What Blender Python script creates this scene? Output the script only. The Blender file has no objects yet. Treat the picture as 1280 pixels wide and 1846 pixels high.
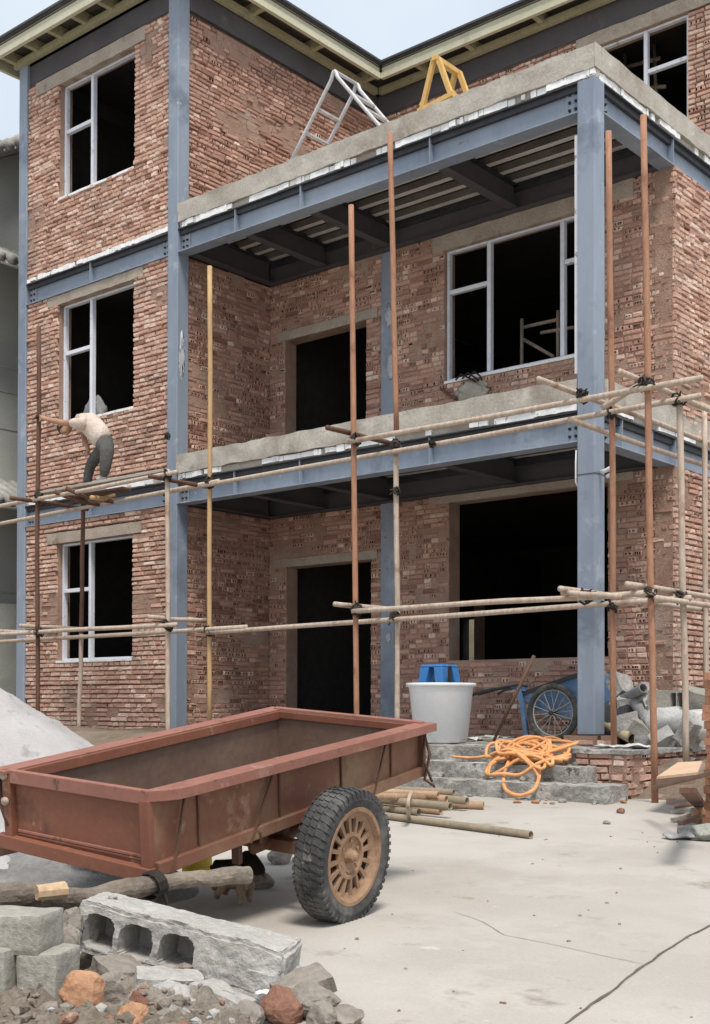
import bpy, math, random
from mathutils import Vector, Matrix, noise as NZ
R = math.radians
V = Vector
S = bpy.context.scene
COL = S.collection
rng = random.Random(7)

# ------------------------------------------------------------------ camera model
F, PPY = 2231.6156, 1242.9295
PITCH, ROLL, YAW = R(0.75677), R(0.12957), R(40.2452)
CAM = V((6.0586, -10.8071, 0.2828))
FW0 = V((-math.sin(YAW), math.cos(YAW), 0)); RT0 = V((math.cos(YAW), math.sin(YAW), 0)); UP0 = V((0, 0, 1))
FW = FW0*math.cos(PITCH) + UP0*math.sin(PITCH); UPc = UP0*math.cos(PITCH) - FW0*math.sin(PITCH)
RT = RT0*math.cos(ROLL) + UPc*math.sin(ROLL); UP = UPc*math.cos(ROLL) - RT0*math.sin(ROLL)
def ray(u, v): return FW + RT*((u-640)/F) + UP*((PPY-v)/F)
def onY(u, v, y): r = ray(u, v); return CAM + r*((y-CAM.y)/r.y)
def onX(u, v, x): r = ray(u, v); return CAM + r*((x-CAM.x)/r.x)
def onZ(u, v, z): r = ray(u, v); return CAM + r*((z-CAM.z)/r.z)
def atd(u, v, d): return CAM + ray(u, v)*d
def gz(x, y):
    d = (x-CAM.x)*FW0.x + (y-CAM.y)*FW0.y
    d = max(1.0, min(d, 10.4))
    return -.673 + .031*(d-5.5)
def onG(u, v, h=0):
    r = ray(u, v); d = 8.0
    for _ in range(30):
        p = CAM + r*d
        d = (gz(p.x, p.y)+h-CAM.z)/r.z
        d = max(1., min(d, 60))
    return CAM + r*d

# ------------------------------------------------------------------ mesh builder
OFF = {}
class MB:
    def __init__(s): s.v = []; s.f = []; s.m = []; s.t = []
    def add(s, vs, fs, mi=0, t=.5):
        b = len(s.v); s.v.extend(V(p) for p in vs)
        for f in fs: s.f.append(tuple(b+i for i in f)); s.m.append(mi); s.t.append(t)
    def box(s, lo, hi, mi=0, t=.5):
        x0, y0, z0 = lo; x1, y1, z1 = hi
        s.add([(x0,y0,z0),(x1,y0,z0),(x1,y1,z0),(x0,y1,z0),(x0,y0,z1),(x1,y0,z1),(x1,y1,z1),(x0,y1,z1)],
              [(0,3,2,1),(4,5,6,7),(0,1,5,4),(1,2,6,5),(2,3,7,6),(3,0,4,7)], mi, t)
    def hexa(s, p, mi=0, t=.5):   # 8 corners: bottom loop then top loop
        s.add(p, [(0,3,2,1),(4,5,6,7),(0,1,5,4),(1,2,6,5),(2,3,7,6),(3,0,4,7)], mi, t)
    def bar(s, a, b, w, h, up=(0,0,1), mi=0, t=.5):   # rectangular bar from a to b
        a = V(a); b = V(b); d = (b-a).normalized(); up = V(up)
        sd = d.cross(up)
        if sd.length < 1e-4: sd = d.cross(V((0,1,0)))
        sd.normalize(); u2 = sd.cross(d).normalized()
        P = []
        for q in (a, b):
            P += [q-sd*w/2-u2*h/2, q+sd*w/2-u2*h/2, q+sd*w/2+u2*h/2, q-sd*w/2+u2*h/2]
        s.add(P, [(0,1,2,3),(7,6,5,4),(0,4,5,1),(1,5,6,2),(2,6,7,3),(3,7,4,0)], mi, t)
    def tube(s, pts, r, n=8, cap=True, mi=0, t=.5, closed=False, jit=0):
        pts = [V(p) for p in pts]; k = len(pts)
        rs = r if isinstance(r, (list, tuple)) else [r]*k
        b = len(s.v); prev = None
        for i, p in enumerate(pts):
            if closed: d = pts[(i+1) % k]-pts[i-1]
            else: d = pts[min(i+1, k-1)]-pts[max(i-1, 0)]
            if d.length < 1e-9: d = V((0,0,1))
            d.normalize()
            if prev is None:
                a = d.orthogonal().normalized()
            else:
                a = prev - d*prev.dot(d)
                a = a.normalized() if a.length > 1e-6 else d.orthogonal().normalized()
            prev = a; c = d.cross(a)
            for j in range(n):
                an = 2*math.pi*j/n
                rr = rs[i]*(1+(rng.uniform(-jit, jit) if jit else 0))
                s.v.append(p + (a*math.cos(an)+c*math.sin(an))*rr)
        kk = k if closed else k-1
        for i in range(kk):
            for j in range(n):
                i2 = (i+1) % k
                s.f.append((b+i*n+j, b+i*n+(j+1) % n, b+i2*n+(j+1) % n, b+i2*n+j)); s.m.append(mi); s.t.append(t)
        if cap and not closed:
            s.f.append(tuple(b+j for j in reversed(range(n)))); s.m.append(mi); s.t.append(t)
            s.f.append(tuple(b+(k-1)*n+j for j in range(n))); s.m.append(mi); s.t.append(t)
    def pipe(s, a, b, r, th=.15, n=12, mi=0, mi2=None):   # hollow open pipe
        a = V(a); b = V(b); L = (b-a).length
        s.lathe(a, (b-a), [(r, 0), (r, L), (r*(1-th), L), (r*(1-th), L-.12 if L > .3 else L*.4)], n, mi, loop=False)
        s.lathe(a, (b-a), [(r*(1-th), .12 if L > .3 else L*.4), (r*(1-th), 0), (r, 0)], n, mi, loop=False)
        m = .12 if L > .3 else L*.4
        s.lathe(a, (b-a), [(r*(1-th), m), (0.0001, m)], n, mi if mi2 is None else mi2)
        s.lathe(a, (b-a), [(0.0001, L-m), (r*(1-th), L-m)], n, mi if mi2 is None else mi2)
    def lathe(s, o, ax, prof, n=24, mi=0, t=.5, loop=False, a0=None):
        o = V(o); ax = V(ax).normalized(); a = (V(a0) if a0 else ax.orthogonal()).normalized(); c = ax.cross(a)
        b = len(s.v)
        for (r, h) in prof:
            for j in range(n):
                an = 2*math.pi*j/n
                s.v.append(o + ax*h + (a*math.cos(an)+c*math.sin(an))*r)
        m = len(prof)
        for i in range(m if loop else m-1):
            i2 = (i+1) % m
            for j in range(n):
                s.f.append((b+i*n+j, b+i*n+(j+1) % n, b+i2*n+(j+1) % n, b+i2*n+j)); s.m.append(mi); s.t.append(t)
    def prism(s, poly, o, u, v, w, mi=0, t=.5):  # 2D poly in (u,v), extruded by vector w
        o = V(o); u = V(u); v = V(v); w = V(w); k = len(poly)
        P = [o+u*a+v*b for a, b in poly]
        s.add(P+[p+w for p in P], [tuple(reversed(range(k))), tuple(range(k, 2*k))] +
              [(i, (i+1) % k, k+(i+1) % k, k+i) for i in range(k)], mi, t)
    def grid(s, fn, nu, nv, mi=0):
        b = len(s.v)
        for i in range(nu+1):
            for j in range(nv+1): s.v.append(V(fn(i/nu, j/nv)))
        for i in range(nu):
            for j in range(nv):
                s.f.append((b+i*(nv+1)+j, b+(i+1)*(nv+1)+j, b+(i+1)*(nv+1)+j+1, b+i*(nv+1)+j+1)); s.m.append(mi); s.t.append(.5)
    def blob(s, c, sx, sub=2, amp=.2, fr=1.5, seed=0, mi=0, rot=None, flat=0, t=.5):
        import bmesh
        bm = bmesh.new(); bmesh.ops.create_icosphere(bm, subdivisions=sub, radius=1)
        bm.verts.ensure_lookup_table()
        sx = V(sx) if not isinstance(sx, (int, float)) else V((sx, sx, sx))
        rot = rot or Matrix.Identity(3)
        vs = []
        for q in bm.verts:
            d = q.co.normalized()
            k = 1+amp*NZ.noise(d*fr+V((seed*3.1, seed*1.7, 5)))+amp*.4*NZ.noise(d*fr*3+V((seed, 9, seed*2.)))
            if flat: # cut planes for angular stones
                for q2 in range(flat):
                    rr = random.Random(seed*17+q2); nn = V((rr.uniform(-1,1), rr.uniform(-1,1), rr.uniform(-1,1))).normalized()
                    lim = rr.uniform(.55, .85); dd = d.dot(nn)
                    if dd > .05: k = min(k, lim/dd)
            p = V((d.x*sx.x, d.y*sx.y, d.z*sx.z))*k
            vs.append(V(c)+rot@p)
        s.add(vs, [tuple(x.index for x in f.verts) for f in bm.faces], mi, t); bm.free()
    def rough(s, amp, fr=12, seed=0):
        for i, p in enumerate(s.v):
            s.v[i] = p + NZ.noise_vector(p*fr+V((seed, seed*2, 0)))*amp
    def build(s, name, mats, parent=None, smooth=False, bevel=0, local=False, loc=None, subsurf=0, weld=False):
        if not isinstance(mats, (list, tuple)): mats = [mats]
        me = bpy.data.meshes.new(name); o = bpy.data.objects.new(name, me); COL.objects.link(o)
        if parent is not None:
            off = OFF[parent]; OFF[o] = off; o.parent = parent
        else:
            if local: off = V((0, 0, 0))
            elif loc is not None: off = V(loc)
            else:
                xs = [p.x for p in s.v]; ys = [p.y for p in s.v]; zs = [p.z for p in s.v]
                off = V(((min(xs)+max(xs))/2, (min(ys)+max(ys))/2, min(zs)))
            OFF[o] = off; o.location = off
        me.from_pydata([tuple(p-off) for p in s.v], [], s.f)
        for m in mats: me.materials.append(m)
        me.polygons.foreach_set('material_index', s.m)
        if smooth: me.polygons.foreach_set('use_smooth', [True]*len(s.f))
        at = me.attributes.new('tint', 'FLOAT', 'FACE'); at.data.foreach_set('value', s.t)
        me.update()
        if weld:
            import bmesh
            bm = bmesh.new(); bm.from_mesh(me); bmesh.ops.remove_doubles(bm, verts=bm.verts, dist=1e-5); bm.to_mesh(me); bm.free()
        if bevel:
            md = o.modifiers.new('edges', 'BEVEL'); md.width = bevel; md.segments = 2; md.limit_method = 'ANGLE'; md.angle_limit = R(40)
        if subsurf:
            md = o.modifiers.new('sub', 'SUBSURF'); md.levels = subsurf; md.render_levels = subsurf
        return o

def empty(name, loc, mat=None):
    o = bpy.data.objects.new(name, None); COL.objects.link(o); o.empty_display_size = .2
    if mat is not None:
        o.matrix_world = mat; OFF[o] = V((0, 0, 0))
    else:
        o.location = loc; OFF[o] = V(loc)
    return o
def tag(o, label=None, cat=None, group=None, kind=None):
    if label: o['label'] = label
    if cat: o['category'] = cat
    if group: o['group'] = group
    if kind: o['kind'] = kind
    return o

# ------------------------------------------------------------------ materials
MATS = {}
def lin(c):
    return tuple(((x/255)/12.92 if x/255 <= .04045 else ((x/255+.055)/1.055)**2.4) for x in c)
def mat(name, cols, rough=.8, sc=6., sc2=40., bump=.3, bdist=.01, metal=0., tint=None, stretch=None, spec=.3, detail_amt=.35, rust=None, contrast=(.35, .65), sand=0):
    """cols: list of 2-3 linear rgb, blended by two scales of noise; tint: attribute ramp; rust=(rgb, threshold, scale)"""
    m = bpy.data.materials.new(name); m.use_nodes = True; nt = m.node_tree; N = nt.nodes; L = nt.links
    b = N['Principled BSDF']; b.inputs['Roughness'].default_value = rough; b.inputs['Metallic'].default_value = metal
    b.inputs['Specular IOR Level'].default_value = spec
    tc = N.new('ShaderNodeTexCoord'); co = tc.outputs['Object']
    if stretch:
        mp = N.new('ShaderNodeMapping'); mp.inputs['Scale'].default_value = stretch; L.new(co, mp.inputs['Vector']); co2 = mp.outputs['Vector']
    else: co2 = co
    def nz(scale, det=4, rg=.6, c=co2):
        n = N.new('ShaderNodeTexNoise'); n.inputs['Scale'].default_value = scale; n.inputs['Detail'].default_value = det
        n.inputs['Roughness'].default_value = rg; L.new(c, n.inputs['Vector']); return n.outputs['Fac']
    def mix(f, a, c, bl='MIX'):
        x = N.new('ShaderNodeMix'); x.data_type = 'RGBA'; x.blend_type = bl
        for s_, val in ((0, f), (6, a), (7, c)):
            if hasattr(val, 'links'): L.new(val, x.inputs[s_])
            elif s_ == 0: x.inputs[0].default_value = val
            else: x.inputs[s_].default_value = (*val, 1)
        return x.outputs[2]
    def rmp(f, lo, hi):
        x = N.new('ShaderNodeMapRange'); x.inputs[1].default_value = lo; x.inputs[2].default_value = hi; L.new(f, x.inputs[0]); return x.outputs[0]
    n1 = nz(sc); n2 = nz(sc2, 5, .7)
    if tint:
        at = N.new('ShaderNodeAttribute'); at.attribute_name = 'tint'
        cr = N.new('ShaderNodeValToRGB'); L.new(at.outputs['Fac'], cr.inputs[0])
        e = cr.color_ramp.elements
        while len(e) < len(tint): e.new(.5)
        for i, (p, c) in enumerate(tint): e[i].position = p; e[i].color = (*c, 1)
        c = cr.outputs[0]
        c = mix(rmp(n1, *contrast), c, cols[0]) if cols else c
    else:
        c = mix(rmp(n1, *contrast), cols[0], cols[1])
        if len(cols) > 2: c = mix(rmp(nz(sc*.35, 3), .5, .7), c, cols[2])
    g = N.new('ShaderNodeMix'); g.data_type = 'RGBA'; g.blend_type = 'MULTIPLY'; g.inputs[0].default_value = 1
    L.new(c, g.inputs[6])
    x = N.new('ShaderNodeMapRange'); x.inputs[1].default_value = .25; x.inputs[2].default_value = .75
    x.inputs[3].default_value = 1-detail_amt; x.inputs[4].default_value = 1+detail_amt*.55; L.new(n2, x.inputs[0])
    L.new(x.outputs[0], g.inputs[7]); c = g.outputs[2]
    rf = None
    for (rc, lo, hi, rs) in (rust or []):
        rf = rmp(nz(rs, 6, .68, co), lo, hi)
        c = mix(rf, c, rc)
    L.new(c, b.inputs['Base Color'])
    if bump:
        bp = N.new('ShaderNodeBump'); bp.inputs['Strength'].default_value = bump; bp.inputs['Distance'].default_value = bdist
        ad = N.new('ShaderNodeMath'); ad.operation = 'ADD'; L.new(n2, ad.inputs[0])
        m2 = N.new('ShaderNodeMath'); m2.operation = 'MULTIPLY'; m2.inputs[1].default_value = 1.2; L.new(n1, m2.inputs[0]); L.new(m2.outputs[0], ad.inputs[1])
        L.new(ad.outputs[0], bp.inputs['Height']); L.new(bp.outputs[0], b.inputs['Normal'])
    MATS[name] = m
    return m

MORT = (.30, .215, .165)
M_brick = mat('brick', [(.42, .295, .24)], rough=.9, sc=2.2, sc2=38, bump=.7, bdist=.012, spec=.15, detail_amt=.4, contrast=(.54, .72),
    tint=[(0, (.25, .125, .095)), (.3, (.42, .248, .192)), (.6, (.56, .34, .26)), (.82, (.66, .445, .35)), (1, (.78, .61, .51))])
M_mortar = mat('mortar', [(.35, .222, .168), (.42, .28, .215), (.46, .35, .28)], rough=.95, sc=5, sc2=60, bump=1, bdist=.015, spec=.1)
M_joint = mat('dark_joint', [(.10, .066, .05), (.17, .115, .088)], rough=1, sc=6, bump=.6, bdist=.01, spec=.05)
M_unlit_in = mat('unlit_interior', [(.045, .04, .037), (.06, .054, .05)], rough=.95, bump=.2)  # darkness of the unlit rooms is put into this colour
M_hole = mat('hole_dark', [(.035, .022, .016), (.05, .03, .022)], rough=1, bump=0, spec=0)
M_steel = mat('blue_grey_paint', [(.20, .238, .30), (.24, .28, .342), (.30, .345, .41)], rough=.5, sc=1.6, sc2=14, bump=.08, bdist=.004, spec=.4, detail_amt=.10,
    rust=[((.36, .395, .45), .58, .70, 2.4), ((.15, .18, .23), .56, .66, 1.1), ((.22, .15, .11), .66, .72, 7), ((.50, .48, .45), .68, .74, 5)], stretch=(1, 1, .25))
M_steeld = mat('dark_primer', [(.07, .064, .07), (.09, .083, .088)], rough=.65, sc=2, bump=.1, spec=.3, detail_amt=.15, rust=[((.14, .11, .1), .62, .72, 3)])
M_conc = mat('raw_concrete', [(.40, .37, .32), (.49, .455, .40), (.30, .255, .21)], rough=.93, sc=3.2, sc2=35, bump=.55, bdist=.012, spec=.15, detail_amt=.25,
    rust=[((.50, .47, .43), .60, .72, 4), ((.20, .165, .135), .63, .74, 1.9)])
M_lintel = mat('lintel_concrete', [(.36, .30, .245), (.43, .37, .31)], rough=.93, sc=4, sc2=45, bump=.4, spec=.15, rust=[((.22, .17, .135), .6, .7, 3)])
M_foam = mat('white_foam', [(.87, .87, .87), (.78, .78, .78)], rough=.7, sc=9, sc2=50, bump=.3, spec=.2, detail_amt=.12, rust=[((.33, .29, .26), .60, .66, 7)])
M_alu = mat('white_frame', [(.62, .64, .70), (.70, .72, .78)], rough=.45, sc=5, sc2=30, bump=.08, spec=.4, detail_amt=.10, rust=[((.40, .38, .37), .60, .68, 8)])
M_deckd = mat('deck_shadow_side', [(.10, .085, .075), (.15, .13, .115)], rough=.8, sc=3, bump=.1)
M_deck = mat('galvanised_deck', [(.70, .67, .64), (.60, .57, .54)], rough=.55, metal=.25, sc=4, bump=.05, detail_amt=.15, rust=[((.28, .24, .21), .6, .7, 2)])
M_olive = mat('olive_purlin', [(.32, .295, .18), (.40, .37, .235)], rough=.7, sc=2, bump=.1, rust=[((.15, .13, .09), .58, .7, 2)])
M_cream = mat('cream_purlin', [(.52, .50, .36), (.60, .58, .44)], rough=.6, sc=2, sc2=20, bump=.1, detail_amt=.12, rust=[((.36, .33, .24), .60, .74, 1.4)])
M_roofu = mat('roof_board', [(.10, .085, .07), (.13, .115, .09)], rough=.85, sc=3, bump=.2)
M_roof = mat('roof_sheet_dark', [(.06, .065, .07), (.09, .095, .10)], rough=.6, sc=2, bump=.1)
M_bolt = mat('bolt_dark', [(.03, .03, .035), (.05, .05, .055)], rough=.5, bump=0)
M_plate = mat('bolt_plate', [(.30, .32, .36), (.22, .24, .28)], rough=.5, sc=20, bump=.1)
# ------------------------------------------------------------------ the house under construction
LX, LW, DD, D3 = 6.149, 3.359, 1.758, 4.128
ZB, HS = 2.917, 3.3
XL = -LX-LW      # inner edge of the far-left column
YB = 9.0
house = empty('brick_house', (-4.7, 4.4, -.12))
tag(house, 'unfinished three-storey red brick house with blue-grey steel columns, beams and open balconies', 'house')

def masonry(mb, o, u, n, s1, z0, z1, th, openings=(), skip=(), hole=0., smear=.0, pale=.35, bricks=True, hdr=.5, flush=False, tm=.52, inner=False, s0=0., seed=0, smax=None, mi_core=0):
    """wall from o along u (outward normal n): mortar core with openings cut through, courses of single bricks standing proud of it"""
    o = V(o); u = V(u); n = V(n); rg = random.Random(seed*77+3)
    def P(s, d, z): return V((o.x+u.x*s-n.x*d, o.y+u.y*s-n.y*d, z))
    cs = sorted({s0, s1, *([smax] if smax and smax < s1 else []), *[q for op in openings for q in op[:2] if s0 < q < s1]})
    cz = sorted({z0, z1, *[q for op in openings for q in op[2:] if z0 < q < z1]})
    def solid(i, j):
        if i < 0 or j < 0 or i >= len(cs)-1 or j >= len(cz)-1: return False
        s = (cs[i]+cs[i+1])/2; z = (cz[j]+cz[j+1])/2
        return not any(a < s < b and c < z < d for a, b, c, d in openings)
    d0 = .012 if flush else .026; mi_core = 4 if flush else mi_core; mi_rev = 4 if mi_core in (0, 4) else mi_core
    for i in range(len(cs)-1):
        for j in range(len(cz)-1):
            if not solid(i, j): continue
            a, b, c, d = cs[i], cs[i+1], cz[j], cz[j+1]
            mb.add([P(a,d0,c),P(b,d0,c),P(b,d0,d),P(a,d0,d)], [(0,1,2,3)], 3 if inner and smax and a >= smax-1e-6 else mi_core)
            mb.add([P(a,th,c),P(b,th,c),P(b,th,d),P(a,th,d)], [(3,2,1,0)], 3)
            if not solid(i-1, j): mb.add([P(a,d0,c),P(a,th,c),P(a,th,d),P(a,d0,d)], [(3,2,1,0)], mi_rev)
            if not solid(i+1, j): mb.add([P(b,d0,c),P(b,th,c),P(b,th,d),P(b,d0,d)], [(0,1,2,3)], mi_rev)
            if not solid(i, j-1): mb.add([P(a,d0,c),P(b,d0,c),P(b,th,c),P(a,th,c)], [(3,2,1,0)], mi_rev)
            if not solid(i, j+1): mb.add([P(a,d0,d),P(b,d0,d),P(b,th,d),P(a,th,d)], [(0,1,2,3)], mi_rev)
    if not bricks: return
    CH = .0635
    nrow = int((z1-z0)/CH+.3); blk = list(openings)+list(skip)
    send = s1 if smax is None else min(s1, smax)
    for r in range(nrow):
        za = z0+r*CH+.004+rg.uniform(-.003, .003); zb_ = min(za+.0535+rg.uniform(-.005, .003), z1)
        zc = (za+zb_)/2
        if zb_-za < .02: continue
        spans = [(s0, send)]
        for (a, b, c, d) in blk:
            if c-.004 < zc < d+.004:
                ns = []
                for (p, q) in spans:
                    if b <= p or a >= q: ns.append((p, q)); continue
                    if a > p: ns.append((p, a))
                    if b < q: ns.append((b, q))
                spans = ns
        hdr_row = rg.random() < .30
        for (p, q) in spans:
            s = p - (rg.uniform(0, .12) if p == s0 else 0)
            while s < q-.02:
                header = rg.random() < (.92 if hdr_row else hdr)
                ln = (.106 if header else .228)+rg.uniform(-.013, .012)
                if rg.random() < .08: ln *= .7
                e = min(s+ln, q); a = max(s, p)
                s = s+ln+rg.uniform(.008, .016)
                if e-a < .03: continue
                w = P((a+e)/2, 0, zc)
                sm = NZ.noise(V((w.x*1.1, w.y*1.1, w.z*1.5))*1.0+V((seed*5.3, 0, 0)))+.5*NZ.noise(w*3.3)
                if sm > .52-smear*.8:       # mortar smeared flush over the bricks
                    if rg.random() < .75:
                        mo = -rg.uniform(.002, .010); g_ = .009
                        q_ = [P(a-g_,d0,za-g_),P(e+g_,d0,za-g_),P(e+g_,d0,zb_+g_),P(a-g_,d0,zb_+g_)]+[P(a-g_+rg.uniform(0,.012),-mo+rg.uniform(-.004,.004),za-g_+rg.uniform(0,.006)),P(e+g_-rg.uniform(0,.012),-mo+rg.uniform(-.004,.004),za-g_+rg.uniform(0,.006)),P(e+g_-rg.uniform(0,.012),-mo+rg.uniform(-.004,.004),zb_+g_-rg.uniform(0,.006)),P(a-g_+rg.uniform(0,.012),-mo+rg.uniform(-.004,.004),zb_+g_-rg.uniform(0,.006))]
                        mb.add(q_, [(0,1,5,4),(1,2,6,5),(2,3,7,6),(3,0,4,7),(4,5,6,7)], 4)
                        continue
                pr = rg.uniform(-.006, .004) if flush else rg.uniform(-.004, .014)
                if rg.random() < .05: pr += .012
                t = min(1, max(0, rg.gauss(tm, .16)))
                if header and rg.random() < pale: t = rg.uniform(.72, 1)
                J = lambda k=.0055: rg.uniform(-k, k)
                ins = rg.uniform(.005, .010)
                B = [P(a-.002,d0+.002,za-.002),P(e+.002,d0+.002,za-.002),P(e+.002,d0+.002,zb_+.002),P(a-.002,d0+.002,zb_+.002)]
                Fv = [P(a+ins+J(),-pr+J(),za+ins+J()),P(e-ins+J(),-pr+J(),za+ins+J()),P(e-ins+J(),-pr+J(),zb_-ins+J()),P(a+ins+J(),-pr+J(),zb_-ins+J())]
                nh = 0
                if hole > 0:
                    hn = NZ.noise(w*1.6+V((seed, 3, 1)))
                    if rg.random() < hole*(1+1.6*hn): nh = rg.choice((1, 2, 2, 3)) if header else (rg.choice((2, 3, 4)) if rg.random() < .45 else 0)
                if rg.random() < .20:      # mortar squeezed out of the bed joint
                    ma = rg.uniform(a, e); ml_ = rg.uniform(.012, .05); mo = rg.uniform(.0, .014); mz_ = za-.006+rg.uniform(-.004, .004); mh = rg.uniform(.006, .012)
                    mb.add([P(ma,.025,mz_-mh),P(ma+ml_,.025,mz_-mh),P(ma+ml_,.025,mz_+mh),P(ma,.025,mz_+mh),P(ma+.003,-mo,mz_-mh*.6),P(ma+ml_*.8,-mo,mz_-mh*.5),P(ma+ml_*.9,-mo+.004,mz_+mh*.5),P(ma+.004,-mo+.003,mz_+mh*.6)], [(0,1,5,4),(1,2,6,5),(2,3,7,6),(3,0,4,7),(4,5,6,7)], 4)
                mb.add(B+Fv, [(0,1,5,4),(1,2,6,5),(2,3,7,6),(3,0,4,7)], 1, t)
                if not nh: mb.add(Fv, [(0,1,2,3)], 1, t)
                else:
                    f0, f1, f2, f3 = Fv
                    def Q(x, y): return f0*(1-x)*(1-y)+f1*x*(1-y)+f2*x*y+f3*(1-x)*y
                    hw = rg.uniform(.022, .034)/(e-a); xs = [0]
                    for k in range(nh):
                        cx = (k+.5)/nh+rg.uniform(-.05, .05); xs += [cx-hw/2, cx+hw/2]
                    xs.append(1)
                    y0 = rg.uniform(.02, .2); y1 = rg.uniform(.75, .98); inn = V((-n.x, -n.y, 0))*.035
                    for k in range(len(xs)-1):
                        xa, xb = xs[k], xs[k+1]
                        if k % 2 == 0: mb.add([Q(xa,0),Q(xb,0),Q(xb,1),Q(xa,1)], [(0,1,2,3)], 1, t)
                        else:
                            mb.add([Q(xa,0),Q(xb,0),Q(xb,y0),Q(xa,y0)], [(0,1,2,3)], 1, t)
                            mb.add([Q(xa,y1),Q(xb,y1),Q(xb,1),Q(xa,1)], [(0,1,2,3)], 1, t)
                            h = [Q(xa,y0),Q(xb,y0),Q(xb,y1),Q(xa,y1)]
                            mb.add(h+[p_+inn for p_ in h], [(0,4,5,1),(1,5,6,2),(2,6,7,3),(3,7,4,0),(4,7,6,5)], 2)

MW = [M_joint, M_brick, M_hole, M_unlit_in, M_mortar]
def wall(name='brick_wall', **k):
    mb = MB(); masonry(mb, **k); return mb.build(name, MW, house)

STO = [(-.13, ZB), (ZB+.395, ZB+HS), (ZB+HS+.395, 9.51)]
win_z = [(.91, 2.615), (4.33, 6.08), (7.61, 9.285)]
lint = [(-9.0, -6.9, 2.615, 2.765), (-9.0, -6.88, 6.08, 6.21), (-9.32, -6.85, 9.285, 9.475)]
# left wing, front face
for k in range(3):
    z0, z1 = STO[k]; a, b, c, d = lint[k]
    wall(o=(XL, .03, 0), u=(1,0,0), n=(0,-1,0), s1=LW-.2, z0=z0, z1=z1, th=.24,
         openings=[(-8.77-XL, -7.07-XL, *win_z[k])], skip=[(a-XL, b-XL, c, d)], hole=.02, smear=[.26,.12,.10][k], pale=.5, tm=.64, hdr=[.45,.62,.70][k], seed=k+1)
# left wing, side face (under the balconies, then above the terrace), running to the back as the party wall
for k in range(3):
    z0, z1 = STO[k]
    e = [DD+.02, DD+.02, D3+.02][k]
    pw = [(onX(800, 1100, -LX-.03).y-.2, onX(875, 1100, -LX-.03).y-.2, -.13, 2.1)] if k == 0 else []
    wall(o=(-LX-.03, .2, 0), u=(0,1,0), n=(1,0,0), s1=YB-.2, smax=e-.2, openings=pw, z0=z0, z1=z1, th=.24, hole=[.68,.62,.10][k], smear=[.3,.3,.28][k], pale=.10, tm=[.34,.34,.42][k], flush=k < 2, inner=True, seed=k+5)
# main wall
sx = lambda x: x+LX+.03
WIN2 = (-3.127, -.86, 4.355, 6.02); WIN1 = (-3.05, -.82, .85, 2.83); DOOR2 = (-5.885, -4.4, 3.3, 5.40); DOOR1 = (-5.85, -4.31, -.13, 2.215)
CM = (-4.135, -3.905)
def op(q): return (sx(q[0]), sx(q[1]), q[2], q[3])
lint1 = [(-6.06, -4.2, 2.215, 2.33), (-3.35, -.5, 2.83, 2.917)]
lint2 = [(-6.03, -4.2, 5.40, 5.53), (-3.3, -.5, 6.02, 6.217)]
wall(o=(-LX-.03, DD, 0), u=(1,0,0), n=(0,-1,0), s1=LX+.03, z0=STO[0][0], z1=STO[0][1], th=.24,
     openings=[op(WIN1), op(DOOR1)], skip=[(sx(a), sx(b), c, d) for a, b, c, d in lint1]+[(sx(CM[0]), sx(CM[1]), -1, 9)], hole=.66, smear=.32, pale=.2, tm=.38, flush=True, seed=11)
wall(o=(-LX-.03, DD, 0), u=(1,0,0), n=(0,-1,0), s1=LX+.03, z0=STO[1][0], z1=STO[1][1], th=.24,
     openings=[op(WIN2), op(DOOR2)], skip=[(sx(a), sx(b), c, d) for a, b, c, d in lint2]+[(sx(CM[0]), sx(CM[1]), -1, 9)], hole=.55, smear=.26, pale=.32, tm=.42, flush=True, seed=12)
# third-floor main wall, set back behind the terrace
WIN3 = (-2.3, -.957, 7.5, 9.3)
wall(o=(-LX-.03, D3, 0), u=(1,0,0), n=(0,-1,0), s1=LX+.03, z0=STO[2][0], z1=9.51, th=.24, openings=[op(WIN3)],
     skip=[(sx(-2.6), sx(-.6), 9.3, 9.49)], hole=.10, smear=.15, pale=.5, tm=.6, seed=13)
# right-hand side wall
for k in range(3):
    z0, z1 = STO[k]; y0 = DD if k < 2 else D3
    wall(o=(.004, y0, 0), u=(0,1,0), n=(1,0,0), s1=YB-y0, smax=4.2, z0=z0, z1=z1, th=.24, hole=.03, smear=[.25,.12,.1][k], pale=.55, tm=.64, seed=k+15)
# plain backs, partitions and floors
mb = MB()
BACKW = []
pa = onY(833, 1116, YB+.0); pb = onY(864, 1190, YB)
BACKW = [(pa.x-XL, pb.x-XL, pb.z, pa.z)]
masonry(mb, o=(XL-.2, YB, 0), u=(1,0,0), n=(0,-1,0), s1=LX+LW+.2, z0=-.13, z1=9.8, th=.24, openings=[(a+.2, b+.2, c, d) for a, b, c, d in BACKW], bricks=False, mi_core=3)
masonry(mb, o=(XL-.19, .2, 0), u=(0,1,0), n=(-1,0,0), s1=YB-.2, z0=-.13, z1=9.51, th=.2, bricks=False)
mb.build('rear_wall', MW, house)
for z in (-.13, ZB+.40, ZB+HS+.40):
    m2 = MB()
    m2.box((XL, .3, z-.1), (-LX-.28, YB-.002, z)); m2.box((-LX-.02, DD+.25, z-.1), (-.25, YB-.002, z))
    m2.build('floor_slab', M_unlit_in, house)
m2 = MB(); m2.box((XL-.15, .05, 9.80), (-LX-.05, YB, 9.85)); m2.box((-LX-.05, D3+.05, 9.80), (0, YB, 9.85)); m2.build('ceiling', M_unlit_in, house)

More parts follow.
